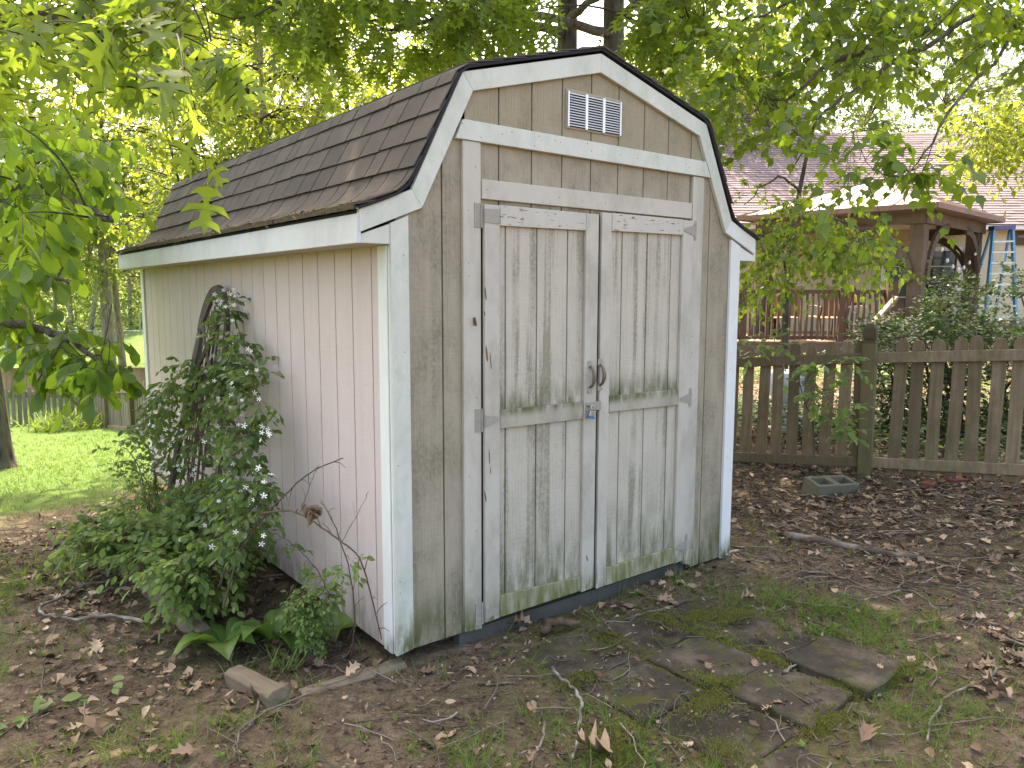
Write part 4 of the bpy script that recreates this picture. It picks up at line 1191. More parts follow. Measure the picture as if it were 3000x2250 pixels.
def tree(name, label, trunk, r0, r1, limbs, centres, leafkw, mat_leaf, seed, bark=None, group=None, links=True, crown='crown', nseg=10, link_r=.012, cat='tree', sub=None, twigs=True, flare=0.0):
    r = np.random.default_rng(seed); bark = bark or M_BARK
    base = np.array(trunk[0]); th = thing(name, label, cat, group, loc=tuple(base))
    tp = poly(trunk, 6, .0)
    rad = r0+(r1-r0)*np.linspace(0, 1, len(tp))
    if flare: rad = rad*(1+flare*np.exp(-np.linspace(0, 1, len(tp))*len(tp)*.55))
    tb = MB(); tb.tube(tp, rad, nseg); tb.build('trunk', bark, th, smooth=True)
    allp = [tp[len(tp)//3:]]
    for pts, a, b_ in limbs:
        lp = poly(pts, 6, .012, r); allp.append(lp)
        m_ = MB(); m_.tube(lp, a+(b_-a)*np.linspace(0, 1, len(lp)), 7); m_.build('limb', bark, th, smooth=True)
    lf = Cloud(); tw = Cloud()
    if links and len(centres):
        ap = np.concatenate(allp)
        if len(allp) > 1 and links == 'limbs': ap = np.concatenate(allp[1:])
        d2 = ((centres[:, None, :]-ap[None])**2).sum(-1)+.0*0
        near = ap[d2.argmin(1)]
        K_ = 6; t = np.linspace(0, 1, K_)[None, :, None]
        mid = r.normal(0, .10, (len(centres), 1, 3))*np.sin(np.pi*t)
        Cc = near[:, None, :]*(1-t)+centres[:, None, :]*t+mid
        dist = np.sqrt(d2.min(1))[:, None]
        Cc[:, :, 2] += (.10*dist*np.sin(np.pi*t[..., 0]))
        tw.tubes(Cc, link_r*(1.15-.85*t[..., 0])*np.clip(dist/1.2, .35, 1.4), 4)
    for kw in leafkw:
        kw = dict(kw); cc = kw.pop('c', centres)
        foliage(r, lf, tw if twigs else None, cc, **kw)
    lf.build(crown, mat_leaf, th)
    if tw.V: tag(tw.build('branches', M_TWIG, th), kind='stuff')
    return th
rt = np.random.default_rng(21)
def base_at(u, v, d):
    p = dep(u, v, d); p[2] = float(gz(p[0], p[1]))-.08; return p
# --- broad-leaved tree whose trunk stands at the left edge
b0 = dep(-16, 1392, 10.0); b0[2] = float(gz(b0[0], b0[1]))-.1
c_up = np.concatenate([vol(rt, 17, -260, 180, 300, 680, 4.2, 7.5), vol(rt, 9, 120, 300, 400, 560, 5.0, 7.5), vol(rt, 8, -220, 190, 620, 780, 4.0, 6.5), vol(rt, 4, -200, 20, 760, 900, 4.5, 6.5)])
low = [(-60,930,5.6),(80,950,5.0),(180,985,4.8),(255,1030,4.7),(315,1090,4.6)]
c_low = np.concatenate([along(rt, 12, low, 20, 26, .25), along(rt, 4, [(-120,1040,5.4),(10,1080,5.1)], 40, 40, .2)])
tree('hickory_tree', 'broad-leaved tree with dark trunk at the left edge of the lawn', [b0, b0+np.array([.0,.05,1.2]), b0+np.array([-.12,.1,3.5]), b0+np.array([-.2,.2,8.5])], .21, .12,
     [([dep(-30,880,9.6), dep(-60,900,7.2)]+[dep(*q) for q in low], .05, .008), ([dep(-40,500,9.6), dep(-20,560,7.0), dep(90,540,5.6), dep(230,600,5.0), dep(330,650,4.8)], .05, .01), ([dep(-40,620,9.6), dep(-60,720,6.4), dep(60,780,5.2), dep(200,830,4.8)], .045, .008)],
     np.concatenate([c_up, c_low]), [dict(c=c_up, nsp=8, Ls=.42, nl=5, tpl=OBOV, size=.15, droop=.45, hang=.75, flatn=.5), dict(c=c_low, nsp=5, Ls=.26, nl=5, tpl=OBOV, size=.14, droop=.45, hang=.8, flatn=.5)], L_HICK, 31, link_r=.011, flare=.55)
# --- oak whose bough hangs into the upper left; its trunk stands left of the viewer
ob = np.array([-4.5, .7, float(gz(-4.5,.7))-.1])
c_near = np.concatenate([vol(rt, 9, -220, 260, -200, 200, 1.9, 3.0), vol(rt, 6, 250, 600, -220, 10, 2.1, 3.0), along(rt, 5, [(330,-20,2.3),(430,40,2.2),(520,90,2.1)], 40, 35, .15)])
c_over = ball(rt, 26, (-4.4,1.6,7.6), (3.2,3.6,1.6), shell=.2)  # unseen crown overhead, placed for the shade and light beneath it
tree('oak_tree', 'oak with deeply lobed leaves hanging close in the upper left', [ob, ob+np.array([.1,.1,2.5]), ob+np.array([.35,.3,5.5]), ob+np.array([.9,.8,8.5])], .26, .10,
     [([ob+np.array([.25,.2,3.6]), dep(-900,0,2.6), dep(-200,20,2.6), dep(200,60,2.4), dep(480,120,2.2), dep(680,190,2.1)], .05, .005), ([ob+np.array([.4,.4,5.6]), np.array([-4,2.4,6.6]), np.array([-3.2,3.6,7.4])], .09, .03), ([ob+np.array([.35,.3,5.2]), np.array([-4.4,-.6,6.4]), np.array([-4.0,-1.6,7.2])], .09, .03)],
     np.concatenate([c_near, c_over]), [dict(c=c_near, nsp=4, Ls=.22, nl=5, tpl=OAK, size=.138, droop=.5, hang=.95, flatn=.7), dict(c=c_over, nsp=9, Ls=.8, nl=7, tpl=OAK_LO, size=.20, droop=.3, hang=.5)], L_OAK, 32, link_r=.008)
# --- two oaks behind the shed
def oak(u, d, label, seed, cs, over, tilt):
    p = base_at(u, 900, d)
    top = dep(u+tilt, 60, d)
    tr = [p, p+(top-p)*.5, top, top+np.array([.15,.2,3.0]), top+np.array([.2,.5,6.0])]
    limbs = [([top+np.array([0,0,-.2]), dep(u-250,40,d-1.5), dep(u-520,90,d-3)], .07, .012), ([top, dep(u+150,-30,d-1.5), dep(u+260,90,d-3.2)], .06, .012), ([top+np.array([.05,0,.5]), dep(u-420,-130,d-3), dep(u-900,-60,d-4.4)], .08, .015)]
    for e in ((-3.5,-2,3.5),(2.5,-2.5,3.5),(-2,2,4),(2.5,2,4)):
        limbs.append(([top+np.array([.1,.1,1.5]), top+np.array(e)*.5+np.array([0,0,1.2]), top+np.array(e)], .09, .03))
    tree('oak_tree', label, tr, .175, .10, limbs, np.concatenate([cs, over]),
         [dict(c=cs, nsp=7, Ls=.42, nl=6, tpl=OAK, size=.18, droop=.4, hang=.7, flatn=.5), dict(c=over, nsp=11, Ls=.9, nl=7, tpl=OAK_LO, size=.22, droop=.3, hang=.4)], L_OAK, seed, link_r=.016)
c1 = np.concatenate([vol(rt, 26, 700, 1600, -170, 30, 5.6, 9.0), vol(rt, 10, 1150, 1560, 20, 120, 6.0, 8.5), vol(rt, 9, 900, 1300, 60, 190, 6.3, 9.5)])
c2 = np.concatenate([vol(rt, 14, 1870, 2070, -150, 200, 6.0, 9.0), vol(rt, 6, 1860, 1990, 100, 210, 6.6, 8.8), vol(rt, 8, 450, 900, -150, 0, 5.0, 8.0)])
oak(1652, 10.6, 'oak behind the shed, left of the two trunks above its ridge', 41, c1, np.concatenate([ball(rt, 150, (1.2,6.4,8.3), (4.6,4.6,1.6), shell=.0), ball(rt, 48, (1.2,5.9,8.0), (1.7,3.3,1.1), shell=.0)]), 10)  # overhead clusters are out of view, packed in to block sun on the roof
oak(1793, 10.2, 'oak behind the shed, right of the two trunks above its ridge', 42, c2, ball(rt, 170, (4.6,4.4,8.2), (4.6,4.8,1.6), shell=.0), 5)  # high clusters out of view, spread across the sun's path to the shed
# --- understory trees on the right
cD = np.concatenate([vol(rt, 28, 2100, 2620, -120, 260, 4.8, 7.2), vol(rt, 34, 2450, 3250, -160, 190, 4.6, 7.0), vol(rt, 6, 2130, 2400, 260, 420, 5.2, 6.8), vol(rt, 5, 2480, 2680, 300, 520, 4.4, 5.2)])
dt = yard(6.6, 6.0, 0); dt[2] = float(gz(dt[0], dt[1]))-.1
tree('dogwood_tree', 'understory tree with pointed leaves sweeping in from the upper right', [dt, dt+np.array([-.1,.1,1.6]), dt+np.array([-.3,.3,3.2]), dt+np.array([-.5,.5,5.0])], .11, .05,
     [([dt+np.array([-.25,.25,2.6]), dep(3100,-60,6.2), dep(2700,90,5.8), dep(2430,190,5.6), dep(2270,330,5.6)], .05, .006), ([dep(2900,20,6.0), dep(2600,200,5.4), dep(2420,330,5.3), dep(2330,480,5.3)], .024, .004), ([dt+np.array([-.3,.3,3.2]), dep(3000,-120,5.6), dep(2500,-60,5.6), dep(2150,80,5.8)], .045, .006), ([dep(3000,60,6.0), dep(2780,330,4.9), dep(2650,520,4.7)], .016, .003)],
     cD, [dict(nsp=9, Ls=.45, nl=6, tpl=MAPLE, size=.092, droop=.4, hang=.6, flatn=.45)], L_DOG, 51, link_r=.008, links='limbs')
cE = np.concatenate([vol(rt, 17, 2230, 2480, 640, 780, 6.9, 8.0), vol(rt, 7, 2460, 2600, 690, 780, 6.6, 7.6), vol(rt, 6, 2180, 2320, 760, 870, 7.3, 8.2), vol(rt, 5, 2180, 2420, 520, 640, 7.2, 8.4)])
tE = base_at(2310, 900, 8.9)
tree('redbud_tree', 'slender bright green tree hanging in front of the gazebo', [tE, dep(2300,940,8.8), dep(2310,760,8.7), dep(2350,520,8.6), dep(2400,300,8.4)], .05, .015,
     [([dep(2305,800,8.7), dep(2280,700,8.0), dep(2220,690,7.6)], .02, .004), ([dep(2320,700,8.6), dep(2420,640,7.6), dep(2560,690,7.1)], .02, .004), ([dep(2340,560,8.6), dep(2280,520,8.0), dep(2180,600,7.8)], .018, .004)],
     cE, [dict(nsp=9, Ls=.34, nl=7, tpl=MAPLE, size=.064, droop=.6, hang=.9, flatn=.45)], L_DOG, 52, link_r=.006)
# --- sunlit trees further back
bgt = [(610,24,12.0,3.6,'tall sunlit tree with pale leaves left of the shed roof, nearest the roof end'),(800,20,11.0,3.2,'sunlit tree with forked grey trunks behind the middle of the shed roof'),(1010,26,12.5,3.8,'sunlit tree beyond the shed roof below the oak boughs'),
       (1330,27,10,3.8,'sunlit tree mostly hidden behind the shed gable'),(350,31,13.0,4.2,'sunlit spreading tree above the far lawn'),(60,27,12.5,4.0,'sunlit tree behind the left-hand foliage'),
       (2010,25,10.5,3.2,'yellow green tree right of the shed ridge'),(2330,31,13,4.2,'tall yellow green tree rising behind the house roof'),(2750,33,12.5,4.4,'yellow green tree behind the right end of the house'),(3150,34,12.5,4.4,'yellow green tree at the far right behind the house')]
for i, (u, d, h, rad, lab) in enumerate(bgt):
    p = base_at(u, 900, d); r_ = np.random.default_rng(60+i)
    cs = ball(r_, 185, p+np.array([0,0,h*.62]), (rad,rad,h*.42), shell=.25)
    t2 = p+np.array([r_.normal(0,.3), r_.normal(0,.3), h*.5])
    limbs = [([p+(t2-p)*.5, p+(t2-p)*.8+randdir(r_,1)[0]*np.array([.8,.8,.3]), c_], .07, .02) for c_ in cs[:5]]
    tree('broadleaf_tree', lab, [p, p+(t2-p)*.5, t2, t2+np.array([0,0,h*.35])], .16, .05, limbs, cs,
         [dict(nsp=16, Ls=.75, nl=6, tpl=DIAMOND, size=.17, droop=.25, hang=.5, flatn=.6)], L_BRIGHT if d < 28 else L_FAR, 70+i, bark=M_BARK2 if i in (1,4) else M_BARK, link_r=.02, group='sunlit trees standing behind the shed and house')
# right tip of bright foliage low over the house roof
cR = vol(rt, 40, 2820, 3150, 300, 480, 8.5, 10.5)
tR = yard(9.6, 9.5, 0); tR[2] = float(gz(tR[0], tR[1]))-.1
tree('maple_tree', 'yellow green bough tip over the right end of the house roof', [tR, tR+np.array([0,0,2.5]), tR+np.array([-.2,.2,5.5])], .14, .06, [([tR+np.array([0,0,2.8]), dep(3150,330,9.6), dep(2900,400,9.4)], .04, .006)], cR,
     [dict(nsp=14, Ls=.42, nl=6, tpl=DIAMOND, size=.085, droop=.4, hang=.6, flatn=.6)], L_BRIGHT, 90, link_r=.008)
# --- wood beyond the far lawn
far_tr = [(325,30,.26,1120,0,'stout pale trunk standing right of centre on the far lawn'),(101,30,.25,1120,-6,'pale trunk standing on the far lawn behind the left bough'),(262,44,.16,1000,22,'thin leaning trunk at the edge of the far wood'),(215,46,.15,1000,-4,'slim straight trunk left of the leaning one in the far wood'),
          (385,47,.13,1000,3,'slim dark trunk nearest the shed corner in the far wood'),(160,48,.15,1000,8,'slim trunk over the left part of the far lawn'),(30,45,.16,1000,-5,'trunk at the far left end of the wood edge')]
for i, (u, d, r0_, v, ln_, lab) in enumerate(far_tr):
    p = base_at(u, v, d); h = 9; r_ = np.random.default_rng(100+i)
    s = d/F; tp = [p, p+RT*ln_*s*1.2+np.array([0,0,h*.3]), p+RT*ln_*s*3+np.array([0,0,h*.65]), p+RT*ln_*s*3.4+np.array([0,0,h])]
    cs = ball(r_, 60, p+np.array([0,0,h*.85]), (3.0,3.0,2.6), shell=.2)
    limbs = [([np.array(tp[1]), np.array(tp[2])+randdir(r_,1)[0]*.6, c_], .08, .03) for c_ in cs[:4]]
    tree('woodland_tree', lab, tp, r0_, r0_*.5, limbs, cs, [dict(nsp=12, Ls=.9, nl=5, tpl=DIAMOND, size=.24, droop=.25, hang=.4, flatn=.7)], L_FAR, 110+i, bark=M_BARK2, group='trees at the edge of the far wood', twigs=False, link_r=.03)
wd = Cloud(); r_ = np.random.default_rng(200)
def woods(n, u0, u1, d0, d1, h, size, per):
    u = r_.uniform(u0, u1, n); d = r_.uniform(d0, d1, n); hh = h*r_.uniform(.0, 1, n)**.8
    c = np.array([dep(a, 900, b) for a, b in zip(u, d)]); c[:, 2] = gz(c[:,0], c[:,1])+hh
    c = np.repeat(c, per, 0)+r_.normal(0, .8, (n*per, 3))
    m_ = len(c); wd.leaves(DIAMOND, c, randdir(r_, m_)+np.array([0,0,-.4]), randdir(r_, m_)+np.array([0,0,.8]), size*r_.uniform(.5,1.3,m_), r_.uniform(0,1,m_))
woods(1500, -900, 620, 50, 62, 7.5, .34, 26)
woods(600, 380, 1900, 44, 58, 8, .42, 20)
woods(520, 1800, 3900, 42, 55, 9, .45, 18)
woods(260, -900, 520, 43, 47, 1.3, .24, 30)
tag(wd.build('far_woodland', L_FAR), 'mass of pale sunlit foliage beyond the far lawn', 'woodland', kind='stuff')
# ================================================================== things on the ground
def gpt(x, y, dz=0.0): return np.array([x, y, float(gz(x, y))+dz])
def gxy(u, v): p = ground_at(u, v); return p[0], p[1]
def c7(x, y): return (x/1.8433, 1450+y/1.8433)
def c8(x, y): return (1400+x/1.3825, 1500+y/1.3825)
M_TIMBER = wood_mat('grey landscape timber', (.17,.13,.092), (.32,.26,.195), (.11,.085,.06), axis=(28,2.5,28), green=.15)
def timber(label, x0, y0, x1, y1, w, h, sink=.02, roll=0.0, name='landscape_timber'):
    L = math.hypot(x1-x0, y1-y0)
    b = MB(); ch = w*.2
    q = [(-w/2,0),(w/2,0),(w/2,h-ch),(w/2-ch,h),(-w/2+ch,h),(-w/2,h-ch)]
    n = 9; rr = random.Random(label); vs = []; fs = []
    for k in range(n):
        yy = -L/2+L*k/(n-1)
        for i, (px, pz) in enumerate(q): vs.append((px+rr.uniform(-.004,.004), yy+(rr.uniform(-.008,.008) if k in (0,n-1) else 0), pz+rr.uniform(-.004,.004)))
    m_ = len(q)
    for k in range(n-1):
        for i in range(m_):
            j = (i+1) % m_; fs.append((k*m_+i, k*m_+j, (k+1)*m_+j, (k+1)*m_+i))
    fs += [tuple(range(m_-1,-1,-1)), tuple((n-1)*m_+i for i in range(m_))]
    o = b.add(vs, fs).build(name, M_TIMBER, None, bevel=.003)
    cx_, cy_ = (x0+x1)/2, (y0+y1)/2
    za, zb = float(gz(x0,y0)), float(gz(x1,y1))
    o.location = (cx_, cy_, (za+zb)/2-sink)
    o.rotation_euler = (math.atan2(zb-za, L), roll, math.atan2(y1-y0, x1-x0)-math.pi/2)
    return tag(o, label, 'timber')
timber('short grey landscape timber with a cut end, nearest the viewer', -.560, .50, -.520, .04, .095, .095, .02, .05)
timber('flat grey plank sunk in the soil in front of the shed corner', -.42, .10, .06, .05, .085, .045, .028, name='plank')
timber('long grey landscape timber under the flowering shrub', -.60, 2.12, -.545, 1.02, .10, .10, .03)
timber('square landscape timber at the far end of the bed edging', -.66, 3.15, -.625, 2.20, .11, .125, .02)
# ---- pavers
def paver_mat():
    t = NT('dark stained paver'); p = t.world()
    n = t.noise(p, 5, 6, .7); f_ = t.noise(p, 60, 4, .7)
    col = t.ramp(n, [(.36,(.022,.017,.012)),(.5,(.050,.039,.027)),(.68,(.15,.12,.085))])
    col = t.mix(t.math('MULTIPLY', f_, .5), col, (.045,.04,.03))
    col = t.mix(t.math('MULTIPLY', t.rnd(), .25), col, (.10,.08,.058))
    g_ = t.math('MULTIPLY', t.ramp(t.noise(t.scaled(p, (1,1,1), (3,1,2)), 6, 6, .65), [(.52,0),(.64,1)]), .8)
    col = t.mix(g_, col, (.065,.07,.014))
    return t.done(col, .92, t.bump(t.math('ADD', n, f_), .6, .012), spec=.2)
M_PAVER = paver_mat()
rp = random.Random(4)
pav = [(.74,-.39,'nearest the shed doors, left of its row'),(1.16,-.40,'nearest the shed doors, middle of its row'),(1.58,-.43,'nearest the shed doors, right of its row'),
       (.735,-.79,'with a bare tan surface, left of the second row'),(1.155,-.82,'raised clean edge, middle of the second row'),(1.60,-.81,'with moss along its edge, right of the second row'),
       (.78,-1.20,'under the yellow green moss cushions, left of the third row'),(1.20,-1.21,'dark and flat, middle of the third row'),(1.62,-1.235,'with a tipped mossy edge, rightmost of the third row'),
       (.72,-1.60,'nearest the viewer, half buried in grass')]
for i, (x, y, lab) in enumerate(pav):
    s = .195; h = .045; n = 7
    vs = []; fs = []
    rr = random.Random(i)
    edge = []
    for k in range(4*n):
        sd_, t_ = divmod(k, n); a = -s+2*s*t_/n
        ex, ey = [(a,-s),(s,a),(-a,s),(-s,-a)][sd_]
        edge.append((ex+rr.uniform(-.006,.006), ey+rr.uniform(-.006,.006)))
    b = MB().prism(edge, 'z', 0, h)
    o = b.build('paver', M_PAVER, None, bevel=.006)
    lift = {4:.014, 7:.016, 8:.030, 3:.003}.get(i, -.004)
    o.location = (x, y, float(gz(x, y))-h+lift+.012); o.rotation_euler = (rp.uniform(-.02,.02), rp.uniform(-.02,.02)+(.03 if i == 8 else 0), rp.uniform(-.07,.07)+.05)
    tag(o, 'square stone paver '+lab, 'paver', 'mossy pavers before the doors')
# ---- cinder block
M_CONC = flat_mat('grey green concrete', (.145,.138,.10), .95, var=.3, scale=25, bump=.5)
def cell_block(xs, ys, holes, z0, z1):
    vs = []; idx = {}
    def vid(i, j, k):
        key = (i, j, k)
        if key not in idx: idx[key] = len(vs); vs.append((xs[i], ys[j], (z0, z1)[k]))
        return idx[key]
    fs = []; nx_, ny_ = len(xs)-1, len(ys)-1
    solid = lambda i, j: 0 <= i < nx_ and 0 <= j < ny_ and (i, j) not in holes
    for i in range(nx_):
        for j in range(ny_):
            if not solid(i, j): continue
            fs.append((vid(i,j,1),vid(i+1,j,1),vid(i+1,j+1,1),vid(i,j+1,1))); fs.append((vid(i,j,0),vid(i,j+1,0),vid(i+1,j+1,0),vid(i+1,j,0)))
            if not solid(i-1,j): fs.append((vid(i,j,0),vid(i,j,1),vid(i,j+1,1),vid(i,j+1,0)))
            if not solid(i+1,j): fs.append((vid(i+1,j,0),vid(i+1,j+1,0),vid(i+1,j+1,1),vid(i+1,j,1)))
            if not solid(i,j-1): fs.append((vid(i,j,0),vid(i+1,j,0),vid(i+1,j,1),vid(i,j,1)))
            if not solid(i,j+1): fs.append((vid(i,j+1,0),vid(i,j+1,1),vid(i+1,j+1,1),vid(i+1,j+1,0)))
    return MB().add(vs, fs)
o = cell_block([-.2,-.165,-.03,.03,.165,.2], [-.095,-.062,.062,.095], {(1,1),(3,1)}, 0, .19).build('cinder_block', M_CONC, None, bevel=.004)
bp = ground_at(2425, 1440); o.location = (bp[0], bp[1], float(gz(bp[0],bp[1]))-.085); dv = RT*.93+FH*.30
o.rotation_euler = (.20, .03, math.atan2(dv[1], dv[0])); tag(o, 'grey cinder block with two hollows tilted in the leaf litter', 'cinder block')
M_BRICK = flat_mat('dirty red brick', (.16,.055,.035), .9, var=.4, scale=20, bump=.5)
for (u, v, r_, lab) in ((2722,1424,.2,'half-buried red brick in the litter, left of the two by the fence'),(2800,1412,-.3,'half-buried red brick in the litter, right of the two by the fence')):
    q = ground_at(u, v); o = MB().box(-.1,.1,-.048,.048,0,.057).build('brick', M_BRICK, None, bevel=.005); o.location = (q[0], q[1], float(gz(q[0],q[1]))-.02); o.rotation_euler = (.1,.05,r_); tag(o, lab, 'brick')

# ---- litter, twigs, grass, moss
rl = np.random.default_rng(77)
M_DEAD = litter_mat('dead oak leaf', (.085,.052,.034), (.25,.165,.105), (.52,.39,.27))
M_CHIP2 = litter_mat('bark crumbs and leaf bits', (.030,.020,.014), (.16,.11,.075), (.46,.345,.25))
M_STICK = litter_mat('dead twig', (.05,.038,.03), (.14,.105,.08), (.30,.25,.21))
def in_shed(x, y, m_=.03): return (x > -m_) & (x < SW+m_) & (y > -m_) & (y < SD+m_)
def on_paver(x, y):
    k = np.zeros(len(x), bool)
    for a, c, _ in pav: k |= (abs(x-a) < .19) & (abs(y-c) < .19)
    return k
def scatter(n, x0, x1, y0, y1, dens, seed):
    r = np.random.default_rng(seed); x = r.uniform(x0, x1, n); y = r.uniform(y0, y1, n)
    k = (r.uniform(0, 1, n) < dens(x, y)) & ~in_shed(x, y)
    return x[k], y[k], r
def d_leaf(x, y):
    right = sstep(2.35, 3.6, x)*(.25+.6*sstep(-.3,.4,vnoise(x,y,2.2,5)))
    fr_right = sstep(1.5, 2.2, x)*sstep(-1.2,-1.9,y)*.9
    base = np.exp(-np.maximum(-y, 0)/.12)*(y < .02)*(x > 0)*(x < SW)*.6
    bed = (x < .05)*(x > -1.3)*sstep(-.1,.3,y)*(.35+.65*sstep(-.1,.5,vnoise(x,y,3.5,6)))*.85*(1-sstep(3.6,4.4,y))
    left = (x < -.5)*(.035+.07*sstep(.1,.6,vnoise(x,y,2.0,8)))
    sparse = .03
    return np.clip(np.maximum.reduce([right*(1-.75*lawn_mask(x,y)), fr_right, base, bed, left, sparse+0*x]), 0, 1)*(1-.85*lawn_mask(x,y))
ll = Cloud()
x, y, r = scatter(46000, -4, 8.0, -3.2, 5.5, d_leaf, 1)
n = len(x); z = gs(x, y)+r.uniform(.004, .03, n)+.02*on_paver(x, y)
tint = np.clip(r.beta(1.0,1.15,n), 0, 1)
D = np.c_[r.normal(0,1,n), r.normal(0,1,n), r.normal(0,.18,n)]; Nn = np.c_[r.normal(0,.38,n), r.normal(0,.38,n), np.ones(n)]
big = r.uniform(0,1,n) < .6
def curl(tpl, a): 
    v = tpl[0].copy(); v[:,2] = a*np.abs(v[:,0])*2+.35*(v[:,1]-.5)**2; return (v, tpl[1])
def crumple(tpl, sd):
    q = np.random.default_rng(sd); v = tpl[0].copy(); a, b_, c_, d_ = q.uniform(-.5,.9), q.uniform(-.6,.9), q.uniform(-.8,.8), q.uniform(0,.5)
    v[:,2] = a*np.abs(v[:,0])+b_*(v[:,1]-.5)**2+c_*v[:,0]*(v[:,1]-.4)+d_*np.abs(v[:,0])**2*3+q.normal(0,.025,len(v)); v[:,0] *= q.uniform(.7,1.05); return (v, tpl[1])
near = np.hypot(x-CAM[0], y-CAM[1]) < 4.6
kind = r.integers(0, 8, n)
for k in range(8):
    m_ = kind == k
    for mm, tp in ((m_ & near, (DRYOAK, OAK_LO, OVATE, DRYOAK, OBOV, DRYOAK, OVATE, OVATE)[k]), (m_ & ~near, (OAK_LO, OAK_LO, OVATE_LO, OAK_LO, OVATE_LO, OVATE_LO, OVATE_LO, OVATE_LO)[k])):
        ll.leaves(crumple(tp, k), np.c_[x,y,z][mm], D[mm], Nn[mm], r.uniform(.035,.085,mm.sum())*(1.25 if k < 2 else 1.0), tint[mm])
tag(ll.build('leaf_litter', M_DEAD), 'brown dead leaves strewn over the bare soil', 'leaf litter', kind='stuff')
ch = Cloud()
def d_chip(x, y): return np.clip((.5+.5*sstep(-.4,.4,vnoise(x,y,3,9)))*(1-.92*lawn_mask(x,y)), 0, 1)*np.exp(-np.hypot(x-.5,y+.8)/5.0)
x, y, r = scatter(105000, -3.6, 6.5, -2.9, 4.0, d_chip, 2)
keep = ~(on_paver(x, y) & (r.uniform(0,1,len(x)) < .6)); x, y = x[keep], y[keep]; n = len(x)
ch.leaves(DIAMOND, np.c_[x,y,gs(x,y)+r.uniform(.0,.014,n)+.02*on_paver(x,y)], np.c_[r.normal(0,1,(n,2)), r.normal(0,.3,n)], np.c_[r.normal(0,.6,(n,2)), np.ones(n)], r.uniform(.010,.042,n), r.beta(.9,1.5,n), r.uniform(.007,.028,n))
tag(ch.build('bark_crumbs', M_CHIP2), 'crumbs of bark and broken leaf on the soil', 'soil litter', kind='stuff')
tk = Cloud()
def d_twig(x, y): return np.clip((.14+.86*sstep(2.2,2.8,x)+.25*sstep(-.2,-.5,y)*(x<1.2)), 0, 1)*(1-.9*lawn_mask(x,y))
x, y, r = scatter(11500, -3.2, 7.5, -2.6, 4.5, d_twig, 3); n = len(x)
a = r.uniform(0, 2*np.pi, n); L = r.gamma(2.0,.075,n)+.04; K_ = 5; t_ = np.linspace(-.5,.5,K_)
bend = r.normal(0,.18,n)
cx_ = x[:,None]+np.cos(a)[:,None]*L[:,None]*t_-np.sin(a)[:,None]*(bend*L)[:,None]*(t_**2*4)+r.normal(0,.004,(n,K_))
cy_ = y[:,None]+np.sin(a)[:,None]*L[:,None]*t_+np.cos(a)[:,None]*(bend*L)[:,None]*(t_**2*4)+r.normal(0,.004,(n,K_))
cz_ = gs(cx_, cy_)+r.uniform(.004,.03,n)[:,None]+r.normal(0,.006,(n,K_))
tk.tubes(np.stack([cx_,cy_,cz_],-1), (r.uniform(.0014,.0046,n))[:,None]*np.linspace(1.1,.6,K_), 4, r.beta(1.5,1.6,n))
tag(tk.build('twig_litter', M_STICK), 'small dead twigs strewn over the bare soil', 'twigs', kind='stuff')
# grass
L_GRASS = leaf_mat('grass blade', (.07,.12,.022), (.15,.22,.045), (.24,.36,.05), .42, rough=.5)
L_LAWN = leaf_mat('lawn blade', (.045,.085,.016), (.10,.16,.03), (.17,.27,.04), .4, rough=.55)
L_MOSS = leaf_mat('moss frond', (.10,.105,.018), (.25,.25,.05), (.26,.27,.04), .3, rough=.8)
def blades(cl, x, y, r, h, w, lean=.5, per=1):
    n = len(x); xx = np.repeat(x, per)+r.normal(0,.02,n*per); yy = np.repeat(y, per)+r.normal(0,.02,n*per); n = len(xx)
    P_ = np.c_[xx, yy, gs(xx,yy)-.004]
    D_ = np.c_[r.normal(0,lean,(n,2)), np.ones(n)]
    V, Fc, T = leaf_arrays(BLADE, P_, D_, np.c_[r.normal(0,1,(n,2)), np.full(n,.2)], h*r.uniform(.4,1.25,n), r.uniform(0,1,n), w*r.uniform(.6,1.3,n))
    cl.add(V, Fc, T)
def d_grass(x, y):
    fg = sstep(.0,.5,vnoise(x,y,3.2,21))
    dd_ = (x+.03)*.613+(y+.88)*.79                                        # metres past the nearest ground in view
    band1 = sstep(.62,.2,dd_)*sstep(-1.4,-.9,dd_)*sstep(-.15,.35,vnoise(x,y,3.6,21))*(1-.65*sstep(1.5,1.9,x))*(.3+.7*sstep(-.7,.1,x))
    rightp = np.exp(-((x-2.05)/.35)**2-((y+.95)/.45)**2)+np.exp(-((x-1.75)/.35)**2-((y+.35)/.25)**2)*.8+np.exp(-((x-1.5)/.3)**2-((y+1.62)/.2)**2)+np.exp(-((x-.35)/.45)**2-((y+1.1)/.28)**2)*.9+np.exp(-((x+.1)/.4)**2-((y+.75)/.22)**2)*.5
    lf_ = (x < -.75)*sstep(.0,.6,vnoise(x,y,2.4,22))*.55
    joints = (abs(x-1.37)<.04)*(abs(y+.95)<.55)*.5
    sp = .035
    return np.clip(np.maximum.reduce([band1, rightp, lf_, joints, sp+0*x]), 0, 1)*(1-.9*on_paver(x, y))
gc = Cloud()
x, y, r = scatter(11000, -3.0, 3.2, -2.6, 3.0, d_grass, 31)
blades(gc, x, y, r, .105, .0046, .85, 9)
tag(gc.build('grass_tufts', L_GRASS), 'thin grass growing in tufts round the pavers and on bare soil', 'grass', kind='stuff')
lc = Cloud()
x, y, r = scatter(52000, -7.5, 4.0, 1.4, 19.0, lambda x, y: lawn_mask(x,y)*np.exp(-(y-3)/9)*1.0, 32)
blades(lc, x, y, r, .055, .0075, .55, 3)
tag(lc.build('lawn_grass', L_LAWN), 'mown grass of the back lawn', 'grass', kind='stuff')
